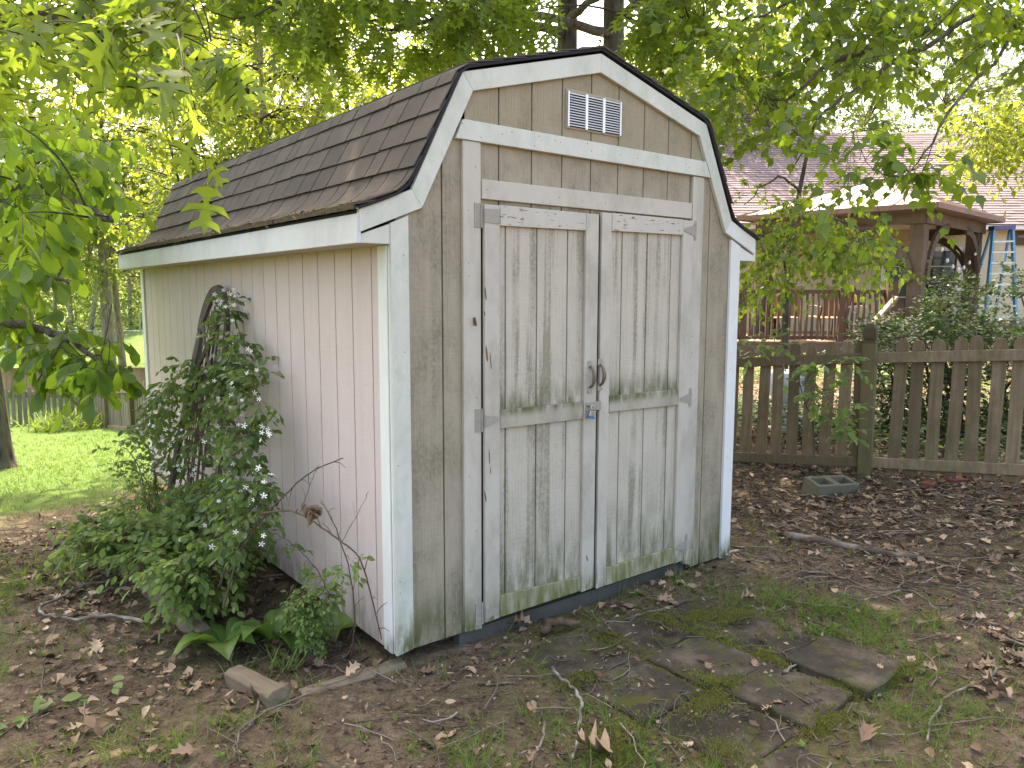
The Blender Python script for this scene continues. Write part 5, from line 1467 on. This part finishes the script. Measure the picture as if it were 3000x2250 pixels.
# moss cushions in the joints
mc = Cloud()
spots = [(1.37,-.72,.05,.16),(1.39,-.98,.05,.10),(1.00,-1.02,.14,.05),(.99,-1.00,.06,.12),(.83,-1.07,.13,.07),(.62,-1.32,.11,.09),(1.10,-1.43,.14,.045),(1.42,-1.30,.04,.10),(1.74,-1.43,.12,.03),(.96,-.40,.05,.13),(1.34,-.40,.10,.12),(.40,-.98,.13,.08),(1.62,-.62,.13,.05),(1.5,-.50,.12,.06),(.55,-.60,.10,.05),(.30,-1.08,.08,.05)]
for (a, c, sx_, sy_) in spots:
    n = 1300; x = rl.normal(a, sx_*.6, n); y = rl.normal(c, sy_*.6, n)
    hgt = np.exp(-((x-a)/sx_)**2-((y-c)/sy_)**2)
    mc.leaves(DIAMOND, np.c_[x,y,gs(x,y)+.004+.022*hgt+.016*on_paver(x,y)], np.c_[rl.normal(0,.8,(n,2)), np.ones(n)], rl.normal(0,1,(n,3)), rl.uniform(.006,.017,n), rl.uniform(0,1,n)*.6+.4*(rl.uniform(0,1)), rl.uniform(.004,.010,n))
tag(mc.build('moss', L_MOSS), 'yellow green moss cushions in the paver joints', 'moss', kind='stuff')
# little weeds
wc = Cloud()
x, y, r = scatter(620, -3.2, 5.5, -2.6, 2.6, lambda x, y: .75*(1-lawn_mask(x,y))*(1-.95*on_paver(x,y)), 33); n = len(x)
for k in range(5):
    a = r.uniform(0, 2*np.pi, n)
    wc.leaves(OVATE_LO, np.c_[x,y,gs(x,y)+.012], np.c_[np.cos(a), np.sin(a), r.uniform(.15,.9,n)], np.c_[r.normal(0,.2,(n,2)), np.ones(n)], r.uniform(.012,.038,n), r.uniform(0,1,n), None)
tag(wc.build('weed_seedlings', L_GRASS), 'tiny green weed seedlings dotted over the soil', 'weeds', kind='stuff')

# ---- sticks lying about
M_LICHEN = litter_mat('lichened stick', (.06,.047,.035), (.17,.15,.12), (.36,.345,.29))
def stick(label, pts, r0, r1, conv=None, mat=None, dz=.012, jit=.004, name='fallen_stick'):
    q = []
    for p in pts:
        u, v = conv(*p) if conv else p
        a, c = gxy(u, v); q.append((a, c, float(gz(a, c))+dz+r0*.6))
    lp = poly(q, 5, jit, rl)
    lp[:,2] = np.maximum(lp[:,2], gz(lp[:,0], lp[:,1])+r0*.7)
    b = MB(); b.tube(lp, (r0+(r1-r0)*np.linspace(0,1,len(lp)))*rl.uniform(.85,1.18,len(lp)), 7)
    me = b.mesh(name, True); at_ = me.attributes.new('tint','FLOAT','POINT'); at_.data.foreach_set('value', np.repeat(rl.uniform(.1,1,len(lp)), 7).astype(np.float32))
    o = link(name, me, mat or M_STICK); return tag(o, label, 'stick')
stick('pale lichen-spotted stick lying from the pavers to the bottom edge', [(1618,1971),(1640,2002),(1678,2031),(1704,2069),(1700,2116),(1694,2180),(1678,2243)], .008, .005, mat=M_LICHEN, dz=.02)
stick('forked pale stick lying on the pavers', [(1235,680),(1310,630),(1385,565),(1395,520)], .006, .0035, c8, M_LICHEN, dz=.035)
stick('bent grey stick in the leaf litter at the lower right', [(2110,655),(2050,710),(1900,770),(1840,850),(1820,960)], .007, .004, c8, dz=.02)
stick('long thin branch lying through the grass right of the pavers', [(1250,375),(1470,405),(1570,370),(1660,350),(1745,330),(1860,410)], .006, .003, c8, dz=.02)
stick('rotten dark log lying in the litter right of the shed', [(1240,105),(1400,130),(1560,165),(1780,200)], .028, .022, c8, dz=.0)
stick('grey branch lying past the end of the rotten log', [(1310,255),(1440,270),(1620,335),(1720,300),(1690,250)], .007, .004, c8, dz=.02)
stick('crooked branch lying left of the bed timber', [(780,722),(600,680),(420,706),(250,680),(222,640),(330,580),(450,520),(610,490)], .010, .005, c7, M_LICHEN, dz=.03)
stick('thin dead stick lying at the bottom left of the timber end', [(1400,1130),(1370,1240),(1300,1300),(1260,1440)], .006, .003, c7, dz=.015)
stick('pale stick lying close to the door sill', [(600,445),(690,420),(870,370)], .007, .004, c8, M_LICHEN, dz=.015)
stick('short thick stick lying on the moss by the doors', [(1163,110),(1210,170),(1265,230)], .006, .006, lambda x, y: (1400+x/3.16, 1800+y/3.16), dz=.02)
stick('curved stick lying left of the lichen stick on bare soil', [(980,558),(1080,552),(1160,520),(1192,465)], .005, .003, lambda x, y: (1400+x/3.16, 1800+y/3.16), dz=.02)
stick('dark straight stick lying in the crumbs left of the pavers', [(0,680),(180,678),(340,660)], .006, .005, lambda x, y: (1400+x/3.16, 1800+y/3.16), dz=.015)
stick('forked stick lying by the right corner of the shed', [(930,1200),(1050,1140),(1140,1125)], .010, .007, lambda x, y: (1900+x/4.1475, 1350+y/4.1475), M_LICHEN, dz=.02)
stick('thin stick lying in the grass at the bottom centre', [(625,1040),(585,1250),(500,1330),(340,1340)], .005, .003, lambda x, y: (1400+x/3.16, 1800+y/3.16), dz=.02)
# lichened bark chunk
bq = gxy(*c8(330, 490)); b = MB(); pts = [(bq[0]-.10,bq[1]+.02,float(gz(*bq))+.02),(bq[0]-.04,bq[1]+.03,float(gz(*bq))+.045),(bq[0]+.04,bq[1]+.0,float(gz(*bq))+.05),(bq[0]+.13,bq[1]-.01,float(gz(*bq))+.03)]
b.tube(poly(pts,4,.006,rl), [.012,.02,.024,.02,.026,.022,.019,.022,.018,.02,.015,.012,.008], 8)
tag(b.build('bark_chunk', wood_mat('rotten bark', (.07,.045,.028), (.15,.105,.07), bump=1.0), None, smooth=True), 'gnarled bark chunk with lichen lying before the doors', 'bark')
# ---- single dead leaves that stand out
lobed = curl(OAK, .30)
LEAFN = [0]
def dead_leaf(label, u, v, size, ang, tint, tilt=.25):
    LEAFN[0] += 1
    a, c = gxy(u, v); p = np.array([[a, c, float(gz(a, c))+.03]])
    cl_ = Cloud(); cl_.leaves(crumple(DRYOAK, 40+LEAFN[0]), p, np.array([[math.cos(ang), math.sin(ang), tilt*.3]]), np.array([[tilt,-tilt,1.0]]), np.array([size]), np.array([tint*.72]))
    tag(cl_.build('dead_leaf', M_DEAD), label, 'dead leaf')
dead_leaf('large tan oak leaf lying in the grass at the bottom centre', 1795, 2240, .16, 2.0, .95)
dead_leaf('tan oak leaf lying in the grass below the mossy paver edge', 2520, 2200, .14, .3, .6)
dead_leaf('pale oak leaf at the shed base nearest the left door hinge', 1492, 1845, .12, -.6, .8, .5)
dead_leaf('pale oak leaf at the shed base right of the first one', 1530, 1838, .11, 2.4, .85, .4)
dead_leaf('broad tan leaf on the litter at the right edge', 2965, 2070, .17, 1.2, .9, .5)
dead_leaf('curled tan leaf lying on the moss right of the doors', 2165, 1772, .09, -.8, .95, .8)
dead_leaf('upright tan leaf in the litter at the far right', 2860, 1695, .12, 1.5, .9, .9)
dead_leaf('small tan leaf lying on the raised paver corner', 2205, 1972, .06, .4, .8, .4)

# ================================================================== planting beside the shed
L_VINE = leaf_mat('dark vine leaf', (.050,.098,.030), (.115,.18,.055), (.21,.33,.06), .45, rough=.5)
L_SHRUB = leaf_mat('soft shrub leaf', (.10,.17,.045), (.19,.275,.08), (.33,.46,.10), .48, rough=.55)
L_HOSTA = leaf_mat('hosta leaf', (.085,.155,.035), (.14,.23,.05), (.18,.32,.05), .35, rough=.42)
M_PETAL = flat_mat('white petal', (.80,.80,.74), .6, var=.05)
M_STEM = flat_mat('brown bramble stem', (.10,.060,.042), .75)
M_TRELLIS = wood_mat('old grey brown trellis wood', (.095,.075,.062), (.17,.14,.125))
# trellis leaning on the wall
ta = side(640, 850, -.05); tb_ = np.array([-.36, ta[1]-.02, float(gz(-.36, ta[1]))-.02])
tre = thing('trellis', 'arched wooden trellis leaning on the pinkish shed wall', 'trellis', loc=tuple(tb_))
def tr(s, h): 
    return tb_+np.array([0,1,0])*s+(ta-tb_)*h
half = .45
for s in (-1, 1):
    pts = [tr(s*(half+.12), 0), tr(s*half*.95, .45), tr(s*half*.62, .80)]+[tr(s*half*.62*math.cos(w), .80+.20*math.sin(w)) for w in np.linspace(.25, math.pi/2, 6)]
    b = MB(); lp = poly(pts, 4)
    for p0, p1 in zip(lp, lp[1:]): b.beam(p0, p1, .065, .026, (1,0,.2))
    b.build('arch_side', M_TRELLIS, tre)
for s, e in ((-.16,-.05),(-.02,.0),(.13,.06)):
    MB().beam(tr(s,.0)+np.array([.012,0,0]), tr(e,.96)+np.array([.012,0,0]), .018, .012, (1,0,.2)).build('upright_slat', M_TRELLIS, tre)
for h, w in ((.25,.44),(.5,.40),(.72,.31)):
    MB().beam(tr(-w,h)+np.array([-.012,0,0]), tr(w,h)+np.array([-.012,0,0]), .03, .015, (1,0,.2)).build('cross_slat', M_TRELLIS, tre)
for a, c in ((-.17,.19),(.17,-.19)):
    MB().beam(tr(a,.70)+np.array([-.03,0,0]), tr(c,.90)+np.array([-.03,0,0]), .028, .014, (1,0,.2)).build('brace_slat', M_TRELLIS, tre)
# flowering vine over it
def flower_mesh():
    vs = [(0,0,.004)]; fs = []
    for k in range(5):
        a = 2*math.pi*k/5; n0 = len(vs)
        for rr_, da, z in ((.35,-.32,.0),(.8,-.26,.12),(1.0,0,.08),(.8,.26,.12),(.35,.32,.0)): vs.append((rr_*math.cos(a+da), rr_*math.sin(a+da), z))
        fs.append((0,n0,n0+1,n0+2,n0+3,n0+4))
    for k in range(6):
        a = 2*math.pi*k/6; vs.append((.18*math.cos(a),.18*math.sin(a),.10))
    fs.append(tuple(range(len(vs)-6,len(vs))))
    me = MB().add(vs, fs).mesh('flower'); me.materials.append(M_PETAL); return me
FLM = flower_mesh()
rv = np.random.default_rng(91)
def inpoly(u, v, pg):
    c = False; j = len(pg)-1
    for i in range(len(pg)):
        if (pg[i][1] > v) != (pg[j][1] > v) and u < (pg[j][0]-pg[i][0])*(v-pg[i][1])/(pg[j][1]-pg[i][1])+pg[i][0]: c = not c
        j = i
    return c
def fill(n, pg, fx, r):
    out = []; us = [p[0] for p in pg]; vs = [p[1] for p in pg]
    while len(out) < n:
        u, v = r.uniform(min(us), max(us)), r.uniform(min(vs), max(vs))
        if inpoly(u, v, pg): out.append(side(u, v, fx(u, v, r)))
    return np.array(out)
vine = thing('flowering_vine', 'dark green vine with small white star flowers smothering the trellis', 'vine', loc=(tb_[0]+.05, tb_[1], tb_[2]))
pgv = [(640,862),(695,852),(705,960),(745,1040),(770,1180),(795,1290),(800,1420),(775,1600),(560,1640),(470,1500),(500,1330),(430,1290),(430,1190),(510,1110),(530,1050),(600,1040),(665,1010),(672,930),(640,900)]
vx = lambda u, v, r: -.05-.33*np.clip((v-850)/750,0,1)*r.uniform(.5,1.25)-r.uniform(0,.05)
vc = fill(270, pgv, vx, rv)
vl = Cloud(); vt = Cloud()
foliage(rv, vl, vt, vc, nsp=3, Ls=.13, nl=5, tpl=OVATE, size=.052, droop=.4, hang=.5, bias=(-.3,0,.1), flatn=.6, tw_r=.0012)
pgs = [(430,1190),(520,1100),(540,1250),(440,1330),(330,1440),(440,1370),(360,1290)]
vc2 = fill(22, pgs, lambda u, v, r: -.25-r.uniform(0,.25), rv)
foliage(rv, vl, vt, vc2, nsp=3, Ls=.14, nl=5, tpl=OVATE, size=.05, droop=.3, hang=.4, bias=(-.4,0,.1), flatn=.6, tw_r=.0012)
ve = vl.build('leaves', L_VINE, vine)
for k in range(9):
    s = rv.uniform(-.22,.22); pts = [tr(s,0)+rv.normal(0,.01,3)]
    for h in (.25,.5,.75,.93): pts.append(tr(s*(1-h*.6)+rv.normal(0,.04),h)+np.array([-.03+rv.normal(0,.015),0,0]))
    b = MB(); b.tube(poly(pts,4,.006,rv), np.linspace(.006,.002,17), 5); b.build('stem', M_STEM, vine)
tag(vt.build('twigs', M_STEM, vine), kind='stuff')
fsp = np.concatenate([fill(115, pgv, lambda u, v, r: vx(u,v,r)-.07, rv), fill(26, pgs, lambda u, v, r: -.32-r.uniform(0,.2), rv), fill(22, [(625,845),(695,842),(695,905),(650,930),(620,890)], lambda u, v, r: -.10-r.uniform(0,.04), rv), fill(20, [(400,1290),(540,1220),(560,1400),(420,1400)], lambda u, v, r: -.34, rv)])
for p in fsp:
    o = link('flower', FLM); tocam = Vector(CAM-p).normalized(); d = (tocam+Vector(rv.normal(0,.45,3))+Vector((-.2,0,.3))).normalized()
    o.rotation_euler = d.to_track_quat('Z','Y').to_euler(); s = rv.uniform(.010,.018); o.scale = (s,s,s); o.location = Vector(p)
    o.parent = vine; o.location -= vine.location
# spreading shrubs in the bed
def bed_shrub(label, base, n, reach, hgt, lean, tpl, size, matl, seed, nsp=8, nl=7, name='shrub', cat='shrub', Ls=.2, sr=.005):
    r = np.random.default_rng(seed); base = gpt(base[0], base[1], -.02)
    th = thing(name, label, cat, loc=tuple(base)); lf = Cloud(); tw = Cloud(); cs = []
    for k in range(n):
        a = r.uniform(0, 2*math.pi); d = np.array([math.cos(a), math.sin(a), 0])*r.uniform(.3,1)*reach+np.array(lean)*r.uniform(.3,1)
        h = hgt*r.uniform(.55,1.1)
        pts = poly([base+d*.05, base+d*.35+np.array([0,0,h*.75]), base+d*.75+np.array([0,0,h]), base+d*1.05+np.array([0,0,h*.82])], 4, .008, r)
        b = MB(); b.tube(pts, np.linspace(sr,sr*.3,len(pts)), 5); b.build('stem', M_STEM, th)
        cs.append(pts[3::2])
    cs = np.concatenate(cs); cs = cs[cs[:,2] > gz(cs[:,0],cs[:,1])+.05]
    foliage(r, lf, tw, cs, nsp=nsp, Ls=Ls, nl=nl, tpl=tpl, size=size, droop=.35, hang=.35, bias=(-.15,0,.25), flatn=.45, tw_r=.0013)
    lf.build('leaves', matl, th); tag(tw.build('twigs', M_STEM, th), kind='stuff')
    return th
bed_shrub('arching green shrub spilling over the bed timber below the trellis', (-.35,1.80), 13, .34, .46, (-.24,-.05,0), OVATE, .056, L_SHRUB, 1, nsp=5)
bed_shrub('lower leafy shrub in front of the trellis, nearer the viewer', (-.38,1.36), 9, .26, .40, (-.14,-.12,0), OVATE, .055, L_SHRUB, 2, nsp=5)
bed_shrub('pale-tipped shrub reaching left over the far timber', (-.50,2.45), 10, .36, .36, (-.45,-.10,0), OVATE, .052, L_SHRUB, 3, nsp=5)
bed_shrub('loose shrub by the far end of the shed wall', (-.42,3.3), 6, .34, .30, (-.2,.1,0), OVATE, .05, L_SHRUB, 4, nsp=4)
# tall wisps rising left of the vine
bed_shrub('wispy tall stems with small leaves left of the trellis', (-.38,2.60), 4, .18, .85, (-.12,.15,0), OVATE, .04, L_SHRUB, 5, nsp=3, Ls=.16)
# bare arching bramble with a dead leaf clump
br = thing('bramble', 'bare brown bramble canes arching across the lower shed wall', 'bramble', loc=tuple(gpt(-.2,.9)))
def cane(pts, x0, x1, r0, name='cane', thorns=True):
    q = [side(u, v, x0+(x1-x0)*i/(len(pts)-1)) for i, (u, v) in enumerate(pts)]
    lp = poly(q, 6, .002, rv); b = MB(); b.tube(lp, np.linspace(r0,r0*.45,len(lp)), 6)
    o = b.build(name, M_STEM, br)
    if thorns:
        for k in range(2, len(lp)-1, 2):
            d = randdir(rv,1)[0]*np.array([.5,1,1]); L_ = rv.uniform(.03,.11)
            bb = MB(); bb.tube([lp[k], lp[k]+d*L_*.5+np.array([0,0,.01]), lp[k]+d*L_], [r0*.4,r0*.3,r0*.15], 4); bb.build('side_twig', M_STEM, br)
cane([(640,1720),(705,1569),(760,1510),(868,1502),(976,1569),(1052,1634),(1090,1754),(1118,1873)], -.48, -.05, .006)
cane([(655,1780),(705,1607),(770,1520),(835,1450),(905,1388),(1005,1342)], -.50, -.08, .0055)
cane([(1020,1960),(1039,1830),(1025,1678),(976,1531),(940,1470)], -.10, -.06, .0045)
cane([(880,1500),(905,1430),(935,1360)], -.12, -.07, .002)
cane([(1000,1590),(1040,1520),(1080,1440)], -.08, -.05, .0018)
dc = Cloud(); pc_ = side(903, 1492, -.33); n = 16
dc.leaves(curl(OVATE,.9), np.tile(pc_,(n,1))+rv.normal(0,.012,(n,3)), np.c_[rv.normal(0,.5,(n,2)), -np.abs(rv.normal(1,.6,n))], rv.normal(0,1,(n,3)), rv.uniform(.03,.055,n), rv.uniform(.2,.7,n))
tag(dc.build('dead_leaf_clump', M_DEAD), 'shrivelled brown leaf clump caught on the bramble', 'dead leaves')
# young sapling against the wall and seedling bush
sp_ = thing('sapling', 'thin sapling with small leaves leaning along the lower shed wall', 'sapling', loc=tuple(gpt(-.16,.42)))
q = [side(*k, -.14) for k in ((985,1880),(971,1817),(953,1717),(912,1649),(858,1595),(803,1562))]
lp = poly(q, 5, .003, rv); b = MB(); b.tube(lp, np.linspace(.004,.0015,len(lp)), 5); b.build('stem', M_STEM, sp_)
lf = Cloud(); tw = Cloud(); foliage(rv, lf, tw, lp[6::2], nsp=2, Ls=.08, nl=4, tpl=OVATE, size=.042, droop=.2, hang=.2, flatn=.5, tw_r=.001)
lp2 = poly([side(*k, -.14) for k in ((953,1717),(985,1680),(1030,1640))], 4)
foliage(rv, lf, tw, lp2, nsp=2, Ls=.07, nl=4, tpl=OVATE, size=.04, droop=.2, hang=.2, flatn=.5, tw_r=.001)
lf.build('leaves', L_SHRUB, sp_); tag(tw.build('twigs', M_STEM, sp_), kind='stuff')
bed_shrub('small-leaved pale green seedling bush between the hostas and shed corner', (-.235,.36), 10, .12, .36, (0,0,0), OVATE_LO, .026, L_SHRUB, 6, nsp=7, nl=7, name='seedling_bush', Ls=.07, sr=.0025)
# hostas: every broad leaf its own piece
def hosta_leaf(seed):
    r = random.Random(seed); nl_, nw = 7, 3; vs = []; fs = []
    prof = [.04,.50,.86,1.0,.86,.50,.02]
    for i in range(nl_):
        t_ = i/(nl_-1)
        for j in range(-nw, nw+1):
            w = j/nw*prof[i]*.30
            z = .45*math.sin(t_*1.9)-.42*t_*t_+.10*abs(j/nw)*prof[i]+ (.012 if j % 2 else -.008)*prof[i]
            vs.append((w, t_, z))
    m_ = 2*nw+1
    for i in range(nl_-1):
        for j in range(m_-1): fs.append((i*m_+j, i*m_+j+1, (i+1)*m_+j+1, (i+1)*m_+j))
    me = MB().add(vs, fs).mesh('leaf', True); me.materials.append(L_HOSTA)
    at_ = me.attributes.new('tint','FLOAT','POINT'); at_.data.foreach_set('value', np.full(len(vs), r.random(), np.float32)); return me
HL = [hosta_leaf(k) for k in range(4)]
def hosta(label, u, v, n, size, seed):
    r = random.Random(seed); a, c = gxy(u, v); base = gpt(a, c)
    th = thing('hosta', label, 'hosta', 'hostas in the bed', loc=tuple(base))
    for k in range(n):
        o = link('leaf', r.choice(HL)); s = size*r.uniform(.7,1.15); o.scale = (s*r.uniform(.85,1.2), s, s)
        an = 2*math.pi*k/n+r.uniform(-.3,.3); o.rotation_euler = (r.uniform(-.1,.5), r.uniform(-.25,.25), an); o.location = (-.02*math.sin(an), .02*math.cos(an), .01); o.parent = th
hosta('hosta with broad ribbed leaves, leftmost in the bed', 660, 1905, 9, .23, 1)
hosta('hosta with arching leaves in the middle of the bed', 800, 1880, 8, .22, 2)
hosta('hosta with the largest leaf, against the shed wall', 965, 1870, 6, .20, 3)
# strap-leaved tuft by the timber
st_ = Cloud(); a, c = gxy(830, 1960); n = 46
ang = rv.uniform(0,2*np.pi,n); P_ = np.c_[np.full(n,a)+rv.normal(0,.06,n), np.full(n,c)+rv.normal(0,.05,n), np.full(n,float(gz(a,c)))]
V, Fc, T = leaf_arrays(BLADE, P_, np.c_[np.cos(ang)*.8, np.sin(ang)*.8, np.ones(n)*.7], np.c_[np.cos(ang), np.sin(ang), -np.ones(n)], rv.uniform(.07,.16,n), rv.uniform(.3,1,n), rv.uniform(.008,.013,n)); st_.add(V, Fc, T)
tag(st_.build('bulb_tuft', L_GRASS), 'tuft of strap leaves just behind the short timber', 'bulb leaves')
# fallen green leaves at the lower left
a, c = gxy(180, 2085)
fgt = thing('fallen_leafy_twig', 'fallen sprig of green leaves lying at the lower left', 'leafy twig', loc=tuple(gpt(a, c)))
lp = poly([gpt(a-.22,c-.06,.012), gpt(a-.05,c+.01,.03), gpt(a+.12,c+.02,.02), gpt(a+.24,c+.07,.012)], 4); b = MB(); b.tube(lp, np.linspace(.004,.002,len(lp)), 5); b.build('stem', M_STEM, fgt)
for k in range(18):
    q = lp[k % len(lp)]; fg_ = Cloud(); fg_.leaves(OVATE, q[None]+rv.normal(0,.012,(1,3)), np.c_[rv.normal(0,1,(1,2)), rv.normal(.1,.15,1)], np.c_[rv.normal(0,.35,(1,2)), 1.0], rv.uniform(.05,.11,1), rv.uniform(.3,1,1)); fg_.build('leaf', L_SHRUB, fgt)

# ================================================================== plants by the fences
sf = thing('sapling', 'young sapling with horizontal green leaf sprays in front of the picket fence', 'sapling', loc=tuple(dep(2385,1330,6.45)))
lf = Cloud(); tw = Cloud()
st1 = poly([dep(2385,1335,6.45), dep(2380,1230,6.4), dep(2358,1180,6.35), dep(2340,1110,6.3)], 5); b = MB(); b.tube(st1, np.linspace(.009,.004,len(st1)), 6); b.build('stem', M_BARK, sf)
for pts in ([dep(2358,1185,6.35), dep(2420,1140,6.1), dep(2470,1180,6.0)], [dep(2350,1130,6.3), dep(2400,1070,6.2), dep(2480,1050,6.1)], [dep(2340,1110,6.3), dep(2270,1010,6.4), dep(2190,1000,6.5)], [dep(2380,1230,6.4), dep(2440,1230,6.1), dep(2490,1270,6.0)]):
    lp = poly(pts, 5, .01, rv); b = MB(); b.tube(lp, np.linspace(.005,.002,len(lp)), 5); b.build('stem', M_BARK, sf)
    foliage(rv, lf, tw, lp[3:], nsp=2, Ls=.20, nl=6, tpl=OVATE, size=.075, droop=.15, hang=.1, flatn=.25, tw_r=.0012)
lf.build('leaves', L_SHRUB, sf); tag(tw.build('twigs', M_STEM, sf), kind='stuff')
L_BUSH = leaf_mat('glossy evergreen leaf', (.026,.055,.016), (.055,.10,.026), (.10,.17,.03), .30, rough=.45, spec=.4)
def bush(label, vols, base, size, seed, stems, nsp=10):
    r = np.random.default_rng(seed); cs = np.concatenate([vol(r, *k) for k in vols]); p0 = base_at(*base)
    th = thing('evergreen_bush', label, 'bush', loc=tuple(p0)); lf = Cloud(); tw = Cloud()
    for k in range(stems):
        c_ = cs[r.integers(len(cs))]; s0 = p0+np.array([r.normal(0,.2), r.normal(0,.2), 0])
        b = MB(); b.tube(poly([s0, s0*.6+c_*.4+np.array([0,0,.1]), c_], 6, .015, r), np.linspace(.024,.008,13), 6); b.build('stem', M_BARK, th)
    foliage(r, lf, tw, cs, nsp=nsp, Ls=.24, nl=7, tpl=OVATE_LO, size=size, droop=.1, hang=.05, bias=(0,0,.5), flatn=.5, tw_r=.0015)
    lf.build('leaves', L_BUSH, th); tag(tw.build('twigs', M_STEM, th), kind='stuff')
bush('large glossy evergreen bush behind the right picket fence', [(26,2660,2900,880,1000,7.6,9.0),(4,2740,2800,830,880,8.0,8.6),(3,2840,2880,850,890,8.0,8.6),(45,2580,3100,960,1120,7.3,8.8),(58,2600,3100,1080,1320,7.4,8.6)], (2780,1400,8.1), .062, 1, 16)
bush('dark evergreen bush at the right edge behind the fence', [(26,2920,3250,930,1100,7.4,8.8),(12,2990,3250,800,940,7.8,8.8),(16,2920,3250,1080,1320,7.2,8.6)], (3080,1400,8.0), .062, 2, 9)
bush('low evergreen shrub peeping over the fence left of its post', [(12,2530,2640,950,1010,8.0,8.8),(20,2500,2650,980,1250,7.6,8.4)], (2580,1400,8.0), .055, 3, 6)
bush('low green plants behind the fence between post and pond', [(26,2200,2520,1180,1300,7.7,8.6)], (2400,1400,8.2), .06, 4, 4, 7)
# daylily clump by the lawn fence
dl_ = thing('daylily_clump', 'clump of arching strap leaves at the corner of the lawn fence', 'daylilies', loc=tuple(base_at(190,1250,17.0)))
cl_ = Cloud(); n = 420; cen_ = np.array([base_at(u,1250,17.0) for u in rv.uniform(125,262,n)])+np.c_[rv.normal(0,.25,(n,2)), np.zeros(n)]
cl_.leaves(leaf_template([(0,0),(.03,.3),(.03,.7),(0,1)],0,.75), cen_, np.c_[rv.normal(0,.45,(n,2)), np.ones(n)], np.c_[rv.normal(0,1,(n,2)), np.full(n,.2)], rv.uniform(.28,.55,n), rv.uniform(0,.5,n))
cl_.build('leaves', L_GRASS, dl_)

# low growth filling the ground behind the right fence
gcv = Cloud(); n = 9000; x = rv.uniform(4.9,10.5,n); y = rv.uniform(-3.0,5.5,n)
k = (x > 4.75-.29*(y-.33)+.12) & (rv.uniform(0,1,n) < .35+.65*sstep(-.1,.5,vnoise(x,y,1.6,55))) & (np.hypot((x-pc[0])/1.4,(y-pc[1])/2.1) > 1.0); x, y = x[k], y[k]; n = len(x)
for j in range(4):
    a_ = rv.uniform(0,2*np.pi,n); gcv.leaves(OVATE_LO, np.c_[x,y,gz(x,y)+rv.uniform(.02,.28,n)], np.c_[np.cos(a_), np.sin(a_), rv.uniform(-.3,.7,n)], np.c_[rv.normal(0,.4,(n,2)), np.ones(n)], rv.uniform(.04,.085,n), rv.uniform(0,1,n))
tag(gcv.build('ground_cover', L_VINE), 'low green plants covering the bed behind the right fence', 'ground cover', kind='stuff')
